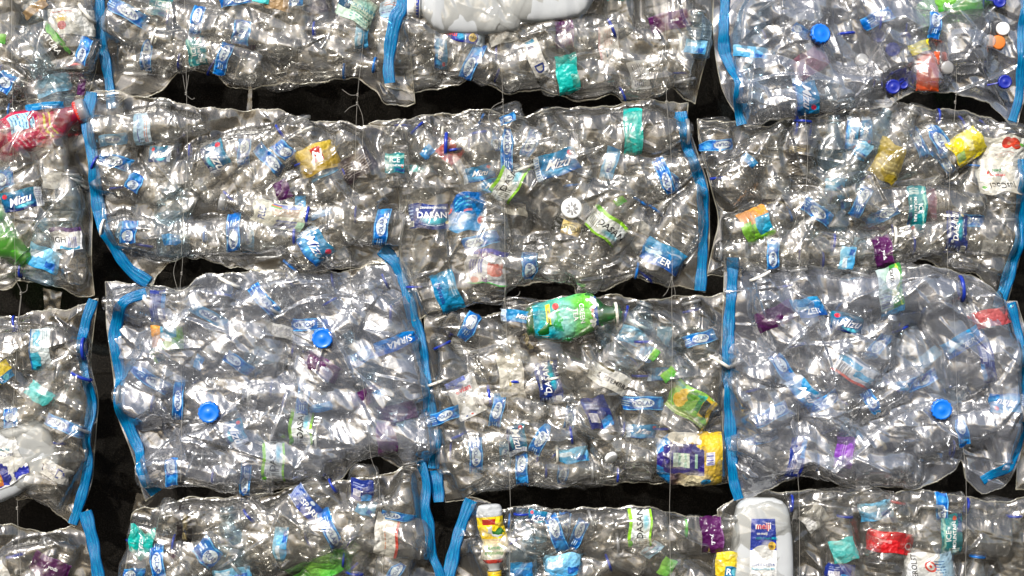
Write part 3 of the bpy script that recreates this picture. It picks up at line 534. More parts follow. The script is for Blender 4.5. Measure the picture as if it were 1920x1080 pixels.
# ------------------------------------------------------------------ bottles
PLACED = {k: [] for k in BAGS}       # for draping: (x, y, neck angle, W, L, depth centre, half depth)
ALL = []                             # (object, px, py, look, bag)
BUILT = [0]
def dirv(a): return np.array([math.cos(R(a)), -math.sin(R(a))])     # picture coordinates, y down
def bottle(bag, cx, cy, neck, W, L, t, depth, typ, seed, body='pet', ring=None, cap=None, label=None, look='', flat=.5, cat='bottle', name='plastic_bottle'):
    """(cx, cy) = the picture point at fraction t of the length; neck = direction of the mouth in degrees"""
    base = np.array([cx, cy]) - dirv(neck) * t * L
    y0 = BAGS[bag][5] * .001 + depth * .001
    o = thing(name, (PX(base[0]), y0, PZ(base[1])), 'x', cat, None, -R(neck - 90))
    sx, sz = W / NW, L / NL; sy = sx * (flat / .5)
    me = proto(typ, seed)
    b = link('body', me, o); b.scale = (sx, sy, sz)
    b.material_slots[0].link = 'OBJECT'; b.material_slots[0].material = MAT[body]
    nr = (.36 if typ == 'jug' else .42) * W / 2 / 14.0
    if ring:
        r = link('neck_ring', M_RING, o); r.location = (0, 0, .942 * L * .001); r.scale = (nr * 1.06, nr, max(.75, nr))
        r.data.materials.clear() if not r.data.materials else None
        slot(r, MAT[ring])
    if cap:
        c = link('cap', M_CAP, o); c.location = (0, 0, .955 * L * .001); c.scale = (nr * 1.08, nr * 1.02, nr)
        slot(c, MAT[cap])
    if label:
        kd, lw, lh, flip = label
        K = KINDS[kd]
        hw = W / 2 * .985
        def mp(a, bb, inf):       # a, bb in mm on the label -> local metres
            if flip: a, bb = -a, -bb
            s = np.clip(a / hw, -1, 1) * (1 if typ != 'jug' else .93)
            th = np.arcsin(s) if typ != 'jug' else np.arcsin(np.sign(s) * np.abs(s) ** (1 / .55))
            P = surf(typ, seed, th, t + bb / L, inf, soft=.6 if kd in ('GT', 'FP', 'RB', 'FL') else .34)
            return P * np.array([sx, sy, sz]) * .001
        lw_ = min(lw, W * .99); nu, nv = 15, max(7, int(lh / 5))
        uu, vv = np.meshgrid(np.linspace(0, 1, nu), np.linspace(0, 1, nv))
        au, bv = uu.ravel() - .5, vv.ravel() - .5; ph = rnd.uniform(0, 6)
        if kd not in ('ME', 'GT', 'FP', 'FL', 'E'):
            sk = rnd.uniform(-.06, .06); bv = bv + np.sin(au * 9 + ph) * .035 + au * sk
            au = au + np.sin(vv.ravel() * 7 + ph) * .02 * (np.abs(au) * 2) ** 3 + (rnd.uniform(-.08, .08) * bv) * (np.abs(au) * 2) ** 2
            if kd[0] in 'PMLFB' and rnd.random() < .25:      # one torn or folded end
                e = rnd.choice((-1, 1)); k2 = np.clip((au * e - .22) / .28, 0, 1); bv = bv * (1 - k2 * rnd.uniform(.25, .6)) + k2 * rnd.uniform(-.15, .15)
        V = mp(au * lw_, bv * lh, 1.6)
        lb = link('label', mesh_from('label_' + kd, V, grid_faces(nu, nv), [K['mat']], uv=np.stack([uu.ravel(), vv.ravel()], -1)), o)
        for gi, (s, tu, tv, th_, inkn, shear, trot) in enumerate(K['texts']):
            if min(lw, lh) < 12: break
            V2, F2 = text2d(s, shear)
            if not len(V2): continue
            hgt = th_ * lh; wd = (V2[:, 0].max() - V2[:, 0].min()) * hgt
            lim = (lw * .92 if trot not in (90, 70) else lh * .92)
            if kd[0] == 'P' or kd == 'F0': lim = lw * .46
            if kd == 'J': lim = lw * .62
            if kd == 'ME': lim = lw * .84
            k_ = min(1, lim / wd); ca, sa = math.cos(R(trot)), math.sin(R(trot))
            X = V2[:, 0] * hgt * k_; Y = V2[:, 1] * hgt * (k_ if k_ > .7 else max(k_, .7))
            a = (tu - .5) * lw + X * ca - Y * sa; bb = (tv - .5) * lh + X * sa + Y * ca
            P = mp(a, bb, 2.1 + .35 * gi)
            link('lettering', mesh_from('lettering_' + s, P, F2, [INK[inkn]], smooth=False), lb)
    PLACED[bag].append((base[0], base[1], neck, W, L, depth, W * flat / 2))
    ALL.append((o, cx, cy, look, bag)); BUILT[0] += 1
    return o
def slot(o, m):
    if not o.data.materials: o.data.materials.append(None)
    o.material_slots[0].link = 'OBJECT'; o.material_slots[0].material = m

def spine(cx, cy, neck, t, L, W):
    d = dirv(neck); n = np.array([-d[1], d[0]]); f = np.linspace(.03, .97, 7)
    c = np.array([cx, cy]) + (f[:, None] - t) * L * d
    hw = W * .42 * np.where(f > .85, .5, 1)[:, None]
    return np.vstack([c - n * hw, c, c + n * hw])
def fit(bag, cx, cy, necks, ts, Ls, W, avoid=False, lh=0):
    best = None
    for L in Ls:
        for t in ts:
            if lh and (t * L < lh / 2 + .06 * L or t * L + lh / 2 > .74 * L) and not (L == Ls[-1] and t == ts[-1] and best is None): continue
            for nk in necks:
                P = spine(cx, cy, nk, t, L, W); s = inside(bag, P).mean() * 12 + L * .004 - abs(t - .45) * (.6 if t < .9 else 0)
                if avoid:
                    for (bx, by, a, w2, l2, *_q) in PLACED[bag]:
                        m = np.array([bx, by]) + dirv(a) * l2 * .45; mm = np.array([cx, cy]) + dirv(nk) * L * (.45 - t)
                        dd = np.hypot(*(m - mm)); s -= max(0, 1 - dd / 70) * .5
                s += rnd.uniform(0, .08)
                if best is None or s > best[0]: best = (s, nk, t, L)
    return best[1:]

# kind x y width height text-angle [flags]; f = behind/faded, F = label upside down on its bottle, digits = type hint; the OG marked f is a reflection built as a label
LABELS = """
P1 247 28 73 23 -29;I 298 14 34 30 -10;P2 373 43 52 20 80;I 373 97 46 30 100;P1 455 72 38 28 -100;P2 423 112 52 20 72;UU 462 93 26 14 0 f;P1 447 4 52 16 10;TC 494 2 26 14 -10;OT 524 7 40 26 -10;P1 552 4 26 16 0;KB 595 16 36 22 20 f
WF 140 45 72 42 0;KG 104 76 112 26 -52;OT 72 22 42 15 35;P0 163 102 42 20 70;P1 18 158 32 28 60;GN 12 76 18 16 0;L 100 160 60 30 15 f;UU 155 163 26 12 80 f;B 150 70 30 16 -20 f
LW 273 242 52 28 -85;M 310 291 34 26 0;P1 216 303 52 22 -16;P0 258 343 28 25 65;M 409 298 50 38 -65;P2 538 286 32 24 -38;O 596 300 66 46 23;F0 610 323 48 18 25;UU 535 362 30 24 -70;B 88 202 62 11 6;P1 12 338 28 30 20;W 103 340 38 26 0
IG 676 22 62 44 -27;LW 737 18 30 32 0;ML 872 73 66 19 -12;JG 1018 10 42 30 -32;P1 887 117 62 22 62;W 941 72 46 24 14;U 1057 62 56 29 -88;WD 1005 115 66 25 -68;T 1063 143 62 35 98;WP 1141 97 68 33 -85;U 1259 43 66 29 12 F;WS 1196 144 46 30 -78;LB 1300 92 34 22 -5;TL 1160 -6 40 20 0
I 741 308 30 32 0;R 845 287 36 32 -38;KB 822 268 42 24 -50 f;B 807 283 22 16 50;TC 785 317 50 11 0 f;P1 951 277 76 20 88;P0 930 262 32 15 85 f;P1 952 226 26 14 20;MM 898 327 52 24 14;MM 914 351 46 22 10;G 958 335 66 40 58;MM 1052 306 72 38 20;F0 1142 309 56 22 74;T 1185 252 76 30 -88;P1 1242 330 62 20 -70;KB 677 310 60 38 32
P1 1645 37 52 22 24;P2 1743 57 42 20 85;W 1484 43 28 12 24;LB 1408 103 56 18 -6;UF 1513 122 60 38 36;MM 1505 181 60 36 -80;L 1557 170 34 20 80 f;Y 1713 95 36 18 20;GN 1793 12 72 26 5;P1 1495 64 26 16 -30
K 1498 283 40 35 -5;P1 1757 266 58 25 -63;Y 1806 275 46 56 -55;OL 1657 303 46 62 -28;J 1878 311 72 92 180;LB 1617 287 24 30 -30;B 1406 307 26 14 -40;LB 1562 347 30 20 0
M 53 375 68 32 13;L 86 422 32 20 -40 f;LB 88 485 52 36 -20;WH 134 448 50 36 0;P1 248 437 36 26 80;F0 233 430 28 18 70 f;B 328 450 28 18 0;P1 442 445 60 22 -90;F0 466 445 50 20 -90 f;B 603 403 38 10 20;MM 592 460 62 42 -52
N 302 568 50 25 90;OG 320 632 50 36 0;OG 298 665 26 24 200 f;P1 503 567 66 22 -48;F0 400 592 72 18 -28;P2 587 608 66 20 180;U 611 688 66 28 -30;P1 447 677 48 20 -36;F0 468 692 44 16 -30 f;P2 285 707 72 22 -32;B 378 677 22 14 70;WS 520 617 46 20 -15;L 483 668 44 30 10 f
WC 83 656 68 33 -88;YB 14 697 42 30 35;P1 718 425 58 23 82;D 807 407 66 40 0;BR 869 400 62 62 8;P1 908 450 58 22 15;BT 839 547 66 38 -70;SO 918 501 66 56 -6;P0 993 500 42 26 90 f;KO 1065 428 42 22 -18;G 1131 423 66 40 -38;W 1200 422 52 16 -36 f;BZ 1240 480 68 38 -28 F;WO 968 392 42 20 -8 f;GN 1163 377 18 12 30
MM 975 593 64 20 -5;M 1015 600 36 32 190;P1 880 612 46 24 62;K 992 641 42 28 -62;WS 880 648 44 26 0 f;LB 1187 630 46 28 -20;B 1211 661 30 24 60;L 1243 637 36 24 80 f;P1 680 668 46 22 30;BS 733 646 72 23 22;WO 959 708 76 40 -82;D 1030 722 66 38 100;WT 1143 709 72 32 -28;GN 1226 662 22 12 50;GN 1250 702 24 16 40
OG 1414 423 56 48 -70;P1 1533 402 54 24 -34;P2 1610 378 52 20 62;I 1712 390 76 30 -90;UF 1740 383 50 28 -85 f;D 1786 443 62 34 90;WS 1863 465 42 18 -10;P0 1445 475 46 20 88;U 1650 473 50 30 -80;LB 1583 483 36 24 80;L 1611 463 30 25 70 f;K 1453 381 44 12 0
GS 1662 553 104 40 -85;UU 1453 590 64 32 25;BZ 1503 577 48 32 8;M 1585 606 62 30 -15;RF 1847 595 56 28 12;BZ 1795 640 72 28 32;L 1737 671 52 20 35 f;N 1840 680 66 22 -80;P1 1460 684 52 22 -57;WB 1603 700 72 34 -32;P1 1313 633 52 20 15
TC 82 738 42 26 -36;P1 28 785 30 22 -90;P0 120 792 68 20 -23;WD 113 882 62 26 -28;U 97 1058 62 32 -25;W 8 1068 30 26 -60
P1 341 748 62 17 86;M 447 811 42 32 -72;P2 572 747 52 20 84;B 603 762 36 14 10;G 568 802 58 38 88;G 517 863 64 36 90;P1 328 883 42 20 -88
TL 272 1007 46 40 82;UU 311 1030 36 30 0 f;P1 302 1050 64 22 -84;P1 393 1030 42 36 -50;K 353 973 62 25 84;NS 582 947 76 28 -50;P2 623 990 64 22 -66;LB 530 1017 56 22 86;LB 447 1070 60 18 8;P1 258 1073 34 22 0;GN 610 1062 60 36 30 f
UU 682 745 52 26 24;U 752 770 62 28 190;U 728 817 58 32 92;B 716 734 20 12 30;P1 840 776 50 20 20;E 876 742 48 66 26;P1 934 762 52 20 78;N 1125 771 38 52 12;P1 1202 754 66 22 0;MG 1297 758 78 50 -32;M 970 829 46 30 -82;P1 1013 820 52 22 64;P1 893 857 56 22 -88;P1 978 886 56 20 -88;LB 1073 852 52 24 10
N 682 915 36 34 -5;LB 690 948 30 26 -20;P1 752 965 56 14 -8;WR 727 1003 66 38 84;P1 1043 997 64 22 -70;M 1010 967 36 22 -10;P2 1083 997 52 20 64;G 1198 987 62 38 90;LB 1063 1055 62 38 10;B 978 1063 34 22 0;LW 1227 1022 32 18 40;L 1003 997 38 34 0 f;GN 1247 1062 30 22 60
U 1332 1003 60 35 -86;YB 1363 1053 44 40 -5;P1 1435 777 58 22 28;MM 1497 728 58 30 -48;P1 1537 752 52 20 28;P1 1625 750 40 20 -60;MM 1875 753 54 30 180;UV 1575 850 50 30 -100;P1 1792 800 44 20 -76;N 1488 850 66 25 80;K 1647 830 36 28 -55;BZ 1597 817 40 24 -40 f
LB 1640 955 54 30 10;RW 1662 1012 74 34 -8;TC 1575 1028 40 38 15;P1 1760 950 44 20 92;I 1777 1003 66 34 90;GE 1742 1060 78 50 0;N 1572 1067 48 24 -5;W 1527 970 40 34 40 f
"""
RINGS = """
316 35 80;336 115 85;397 125 60;590 57 88;18 207 85;528 250 -55;357 283 88;448 288 -65;222 353 5
772 23 10;644 133 88;702 123 80;930 100 90;932 140 70;1167 177 -65;1273 139 0
880 273 90;902 227 65;783 242 45;755 237 0;1073 347 5
1433 70 -70;1587 63 5;1757 220 90;1805 233 -65;1847 237 -50;1492 237 85;1518 243 88;1347 333 5;1627 333 25;1823 312 -5
40 505 85;387 440 88;433 370 -45;547 498 -40;273 460 -10;420 553 -10;543 527 -60;623 527 -80;552 657 85;582 660 -8
28 607 -80;668 403 88;777 538 0;722 527 -65;732 587 88;1200 380 -35;1225 390 -35;1193 507 80;1212 518 -40
1480 402 -70;1557 368 80;1562 455 85;1497 475 88;1542 488 88;1670 437 85;1710 460 88;1470 537 10;1687 617 25;1493 647 15;1727 707 50;1297 583 12
1173 590 75;1190 680 -50;1200 705 0;1263 705 5
108 828 -12;30 1042 12;253 747 -40;532 757 80;403 890 85;508 728 85;288 757 85
423 1013 18;578 1012 -65;625 910 -60;863 817 25;845 847 88;1025 883 90;1158 890 88;1168 808 80;1040 850 50;1238 803 0;1010 853 80
655 1017 55;645 1048 85;660 1065 40;955 977 85;957 1017 25;1140 1053 -70
1410 732 15;1477 772 -20;1577 752 -30;1553 807 25;1710 825 5;1785 843 80;1532 867 85
1483 943 88;1813 950 80;1902 968 0;1830 1042 -5;1340 850 88
"""
TYPES = ['water', 'smooth', 'ribbed', 'diamond']
NSEED = 5
LOOKS = {'water': 'waisted', 'smooth': 'smooth', 'ribbed': 'ribbed', 'diamond': 'dimpled'}

# large particular pieces first
bottle('E', 68, 245, 22, 82, 178, .46, -14, 'crushed', 1, 'pet_red', 'ring_red', 'cap_clear', ('RB', 70, 92, 0), 'magenta bottle with printed nutrition panel and red neck ring')
bottle('E', 2, 440, -42, 88, 190, .62, -14, 'crushed', 2, 'pet_green', None, None, None, 'bright green crushed bottle')
bottle('K', 1060, 598, 6, 80, 178, .42, -22, 'crushed', 3, 'pet_dgreen', 'ring_white', None, ('GT', 79, 120, 0), 'green tea bottle in a teal and lime sleeve')
bottle('K', 1290, 858, 180, 98, 150, .46, -16, 'smooth', 4, 'pet', None, None, ('FP', 96, 122, 0), 'large bottle in a navy and yellow fruit sleeve')
bottle('O', 922, 1008, -85, 48, 130, .50, -22, 'water', 1, 'hdpe', None, 'cap_yellow', ('FL', 47, 86, 0), 'yellow orange juice bottle turned upside down')
bottle('F', 527, 402, 168, 58, 190, .42, -18, 'smooth', 0, 'pet', None, 'cap_clear', ('PL', 46, 96, 0), 'whitish bottle with a rainbow shield label')
bottle('P', 1426, 1034, -90, 120, 330, .31, -14, 'jug', 0, 'hdpe', None, None, ('ME', 53, 132, 1), 'upright white milk jug with blue-topped label', flat=.4, cat='jug', name='milk_jug')
bottle('C', 895, 18, 178, 104, 205, .42, -22, 'jug', 1, 'hdpe', 'ring_blue', 'jugcap', None, 'milky white jug with a white screw cap', flat=.45, cat='jug', name='milk_jug')
bottle('C', 1035, -14, 8, 116, 190, .5, -26, 'jug', 2, 'hdpe', None, None, None, 'milky white jug with a rounded base', flat=.4, cat='jug', name='milk_jug')
bottle('I', 20, 866, 205, 122, 210, .45, -12, 'jug', 1, 'hdpe', None, None, ('MJ', 80, 70, 0), 'crushed milky jug with Japanese print', flat=.4, cat='jug', name='milk_jug')
bottle('N', 400, 972, 172, 66, 260, .60, -14, 'diamond', 1, 'pet', 'ring_clear', None, None, 'long clear bottle with diamond pattern')
bottle('A', 145, 60, -88, 74, 190, .62, -8, 'smooth', 1, 'pet', 'ring_red', None, None, 'clear bottle with a red neck ring')
bottle('P', 1668, 990, 78, 68, 110, .50, -6, 'smooth', 2, 'pet', 'ring_red', None, None, 'short clear bottle with a red neck ring')
bottle('O', 1200, 990, 0, 64, 190, .50, -4, 'water', 2, 'pet', 'ring_green', None, None, 'clear bottle with a green neck ring')
bottle('D', 1793, 14, 20, 70, 150, .5, 4, 'smooth', 4, 'pet_green', None, None, None, 'green crumpled bottle')
bottle('N', 612, 1068, 40, 60, 150, .5, 8, 'smooth', 3, 'pet_green', None, None, None, 'pale green crumpled bottle')

for ln in LABELS.replace('\n', ';').split(';'):
    f = ln.split()
    if not f: continue
    kd, x, y, lw, lh, rot = f[0], *map(float, f[1:6]); fl = f[6] if len(f) > 6 else ''
    bag = bag_at(x, y); lw *= 1.14; lh *= 1.15
    big = lw > 60
    W = min(92, max(lw * 1.02, rnd.uniform(56, 68)))
    if lh > lw * 1.15: W = max(W, 54)
    body = 'pet'
    if kd in ('L', 'LB', 'B') and rnd.random() < .5: body = 'pet_blue'
    elif rnd.random() < .35: body = 'pet_grey'
    Ls = [90, 112, 130, 150, 175, 200, 215] if not big else [165, 190, 215, 240]
    Ls = [l for l in Ls if l * .42 > lh * .5]
    ts = [.22, .32, .40, .48, .56, .66] if lh < 60 else [.42, .46]
    if kd[0] not in 'PFM': ts = [q_ for q_ in ts if q_ < .5]
    flip = 0; nk = rot + 90
    if 'F' in fl: flip = 1; nk = rot - 90
    nk0 = nk; nk, t, L = fit(bag, x, y, [nk], ts, Ls, W, lh=lh)
    if inside(bag, spine(x, y, nk, t, L, W)).mean() < .93:
        alt = fit(bag, x, y, [nk0 + 180], ts, Ls, W, lh=lh)
        if inside(bag, spine(x, y, alt[0], alt[1], alt[2], W)).mean() > inside(bag, spine(x, y, nk, t, L, W)).mean() + .04: nk, t, L = alt; flip = 1 - flip
    typ = rnd.choices(TYPES, [5, 2.2, 2.2, 1.6])[0]
    if kd in ('M', 'MM', 'P0', 'P1', 'P2', 'F0'): typ = rnd.choices(TYPES, [6, 2, 3, 1])[0]
    depth = (rnd.uniform(-20, -12) if BAGS[bag][4] == 'warm' else rnd.uniform(-27, -21)) if 'f' not in fl else rnd.uniform(2, 10)
    kl = kd if kd != 'P1' else rnd.choice(['P0', 'P1', 'P1', 'P2'])
    ring = rnd.choices([None, 'ring_clear', 'ring_blue', 'ring_white'], [3, 4, 1.6, .7])[0]
    bottle(bag, x, y, nk, W, L, t, depth, typ, rnd.randrange(NSEED), body, ring, None, (kl, lw, lh, flip),
           f"{LOOKS[typ]} clear bottle with {KINDS[kl]['desc']}", flat=rnd.uniform(.42, .55))
for ln in RINGS.replace('\n', ';').split(';'):
    f = ln.split()
    if not f: continue
    x, y, la = map(float, f)
    bag = bag_at(x, y); W = rnd.uniform(54, 68)
    nk, t, L = fit(bag, x, y, [la + 90, la - 90], [.95], [120, 150, 180, 205], W, avoid=True)
    typ = rnd.choices(TYPES, [4, 2.5, 2.5, 2])[0]; RL = None
    if rnd.random() < .34:       # a band label at mid body
        d_ = dirv(nk); x, y = np.array([x, y]) - d_ * L * (.95 - .45); t = .45; RL = (rnd.choice(['P0', 'P1', 'P2', 'P1', 'LB', 'F0', 'MM']), W * .98, rnd.uniform(19, 25), rnd.randrange(2))
    bottle(bag, x, y, nk, W, L, t, rnd.uniform(-12, 8), typ, rnd.randrange(NSEED), rnd.choice(['pet', 'pet', 'pet_grey']), rnd.choices(['ring_blue', 'ring_sky'], [5, 1])[0], None, RL,
           f"ringed {LOOKS[typ]} bottle with {dict(P='oval band', L='crinkled blue', F='faded blue', M='sky script')[RL[0][0]]} label" if RL else f"{LOOKS[typ]} unlabelled clear bottle with blue neck ring", flat=rnd.uniform(.42, .58))

# clear bottles that fill what the labelled ones leave open
def cover_grid(k):
    o = OUTLINE[k]; x0, y0 = np.maximum(o.min(0), [-40, -60]); x1, y1 = np.minimum(o.max(0), [1960, 1140])
    gx, gy = np.meshgrid(np.arange(x0, x1, 14), np.arange(y0, y1, 14)); P = np.stack([gx.ravel(), gy.ravel()], -1).astype(float)
    return P[inside(k, P)]
def cover_count(P, bl):
    c = np.zeros(len(P))
    for (bx, by, a, W, L, *_q) in bl:
        d = dirv(a); q = P - np.array([bx, by]); s = q @ d; n = np.abs(q @ np.array([-d[1], d[0]]))
        c += (s > 0) & (s < L * .85) & (n < W * .46)
    return c
FILL = 0; MAXB = 318
cand = []
for k in BAGS:
    P = cover_grid(k)
    if not len(P): continue
    for it in range(16):
        c = cover_count(P, PLACED[k]); low = P[c < 1]
        if len(low) < 10 or BUILT[0] >= MAXB: break
        q = low[rnd.randrange(len(low))]; W = rnd.uniform(54, 72)
        nk, t, L = fit(k, q[0], q[1], [rnd.uniform(0, 360) for _ in range(8)], [.35, .5, .65], [150, 180, 210], W)
        if inside(k, spine(q[0], q[1], nk, t, L, W)).mean() < .72: continue
        typ = rnd.choices(TYPES, [3, 3, 3, 2])[0]
        bottle(k, q[0], q[1], nk, W, L, t, rnd.uniform(-8, 12), typ, rnd.randrange(NSEED), rnd.choice(['pet', 'pet_grey']), rnd.choice(['ring_clear', 'ring_white', 'ring_blue']), None, None,
               f"{LOOKS[typ]} unlabelled clear bottle", flat=rnd.uniform(.42, .58))
        FILL += 1

# ------------------------------------------------------------------ loose caps
def cap_disc(x, y, r, mat, look, strap=None, depth=-34, tilt=(0, 0), holes=False):
    bag = bag_at(x, y)
    o = thing('bottle_cap', (PX(x), BAGS[bag][5] * .001 + depth * .001, PZ(y)), 'x', 'cap')
    d = link('cap_shell', M_DISC_PLAIN if mat in ('jugcap', 'cap_clear', 'cap_orange') else M_DISC, o); s = r / 19.2; d.scale = (s, s, s); d.rotation_euler = (R(90 + tilt[0]), 0, R(tilt[1]))
    slot(d, MAT[mat])
    if holes:      # a ring of slots in the cap face
        V, F = [], []
        for i in range(8):
            a = i * math.pi / 4; n = 8; b0 = len(V)
            for j in range(n):
                q = j / n * 2 * math.pi; rr = 4.1 + 2.3 * math.cos(q); tt = 1.0 * math.sin(q)
                V.append(((rr * math.cos(a) - tt * math.sin(a)) * .002 * s * .9, -.0132 * s, (rr * math.sin(a) + tt * math.cos(a)) * .002 * s * .9))
            F.append(list(range(b0, b0 + n)))
        h = link('slot_ring', mesh_from('slot_ring', V, F, [INK['grey']], smooth=False), o); h['kind'] = 'stuff'
    if strap is not None:
        n = 14; V = []
        for i in range(n):
            tt = i / (n - 1); q = dirv(strap) * (r * .9 + tt * r * 1.5)
            nn = np.array([-dirv(strap)[1], dirv(strap)[0]]) * (2.2 - 1.0 * math.sin(tt * 3))
            for sg, dy in ((-1, 0), (1, 0), (1, 1.5), (-1, 1.5)):
                V.append(((q[0] + sg * nn[0]) * .001, -.004 + dy * .001 + .006 * tt * tt, -(q[1] + sg * nn[1]) * .001))
        st = link('tether', mesh_from('tether', V, grid_faces(4, n, True), [MAT[mat]]), o)
    ALL.append((o, x, y, look, bag)); return o
cap_disc(1527, 73, 19, 'cap_blue', 'large bright blue knurled cap', depth=-44, tilt=(-12, 14))
cap_disc(610, 633, 19.5, 'cap_blue', 'upper of the two bright blue knurled caps in the milky bag', depth=-46)
cap_disc(400, 770, 20, 'cap_blue', 'lower of the two bright blue knurled caps in the milky bag', depth=-46)
cap_disc(1755, 765, 19.5, 'cap_blue', 'blue knurled cap half veiled by folded film', depth=-32)
cap_disc(1070, 392, 20, 'jugcap', 'round white cap with a ring of slots', holes=True, tilt=(6, 6))
cap_disc(1875, 57, 13, 'jugcap', 'small white cap above the orange cap', depth=-8)
cap_disc(1843, 83, 12, 'cap_clear', 'small translucent cap beside the orange cap')
cap_disc(1867, 82, 14, 'cap_orange', 'small orange cap', depth=-4)
cap_disc(1607, 118, 12, 'cap_clear', 'small clear cap lying alone in the milky bag')
cap_disc(1765, 132, 12, 'cap_clear', 'small round white sticker beside the orange pouch')  # a sticker, built with the cap disc mesh
cap_disc(1643, 70, 13, 'cap_navy', 'navy cap under the blue band label', strap=150, depth=-6)
cap_disc(1692, 74, 12, 'cap_navy', 'navy cap with its tether pointing up', strap=80, depth=-10)
cap_disc(1670, 96, 14, 'cap_navy', 'navy cap just below the upward tether', strap=20, depth=-6)
cap_disc(1670, 165, 14, 'cap_navy', 'navy cap under the screw neck', strap=30, depth=-8)
cap_disc(1690, 158, 11, 'cap_navy', 'smaller navy cap beside the orange pouch', strap=-20, depth=-2)
cap_disc(1873, 158, 13, 'cap_navy', 'navy cap with its tether pointing left to the zip', strap=190, depth=-28)
cap_disc(1143, 853, 12, 'jugcap', 'white cap lying between crushed bottles', tilt=(40, 30))
cap_disc(1865, 8, 12, 'cap_navy', 'navy cap by the top edge of the picture', strap=170, depth=-22)

# orange pouch: a pillow with crimped ends
def pouch():
    nu, nv = 22, 34; uu, vv = np.meshgrid(np.linspace(-1, 1, nu), np.linspace(-1, 1, nv))
    th = 7 * np.sqrt(np.clip(1 - np.abs(uu) ** 3, 0, 1)) * np.sqrt(np.clip(1 - np.abs(vv) ** 4, 0, 1))
    g = np.random.default_rng(3); P0 = np.stack([uu.ravel() * 21, vv.ravel() * 37], -1)
    S = lambda n: g.uniform(-40, 40, (n, 2))
    w = facets(P0, S(90), S(90), 9) * 1.6
    o = thing('drink_pouch', (PX(1733), BAGS['D'][5] * .001 - .022, PZ(137)), 'flat orange drink pouch in the milky top row bag', 'pouch', None, -R(-2))
    m = solid('pouch_orange_foil', (.62, .085, .015), .35, .6, bump=.25, bs=120, col2=(.55, .06, .01))
    for nm, sg in (('front_panel', -1), ('back_panel', 1)):
        V = np.stack([P0[:, 0], sg * (th.ravel() + np.abs(w)), P0[:, 1]], -1) * .001
        link(nm, mesh_from('pouch_' + nm, V, grid_faces(nu, nv) if sg < 0 else grid_faces(nu, nv)[:, ::-1], [m]), o)
pouch()

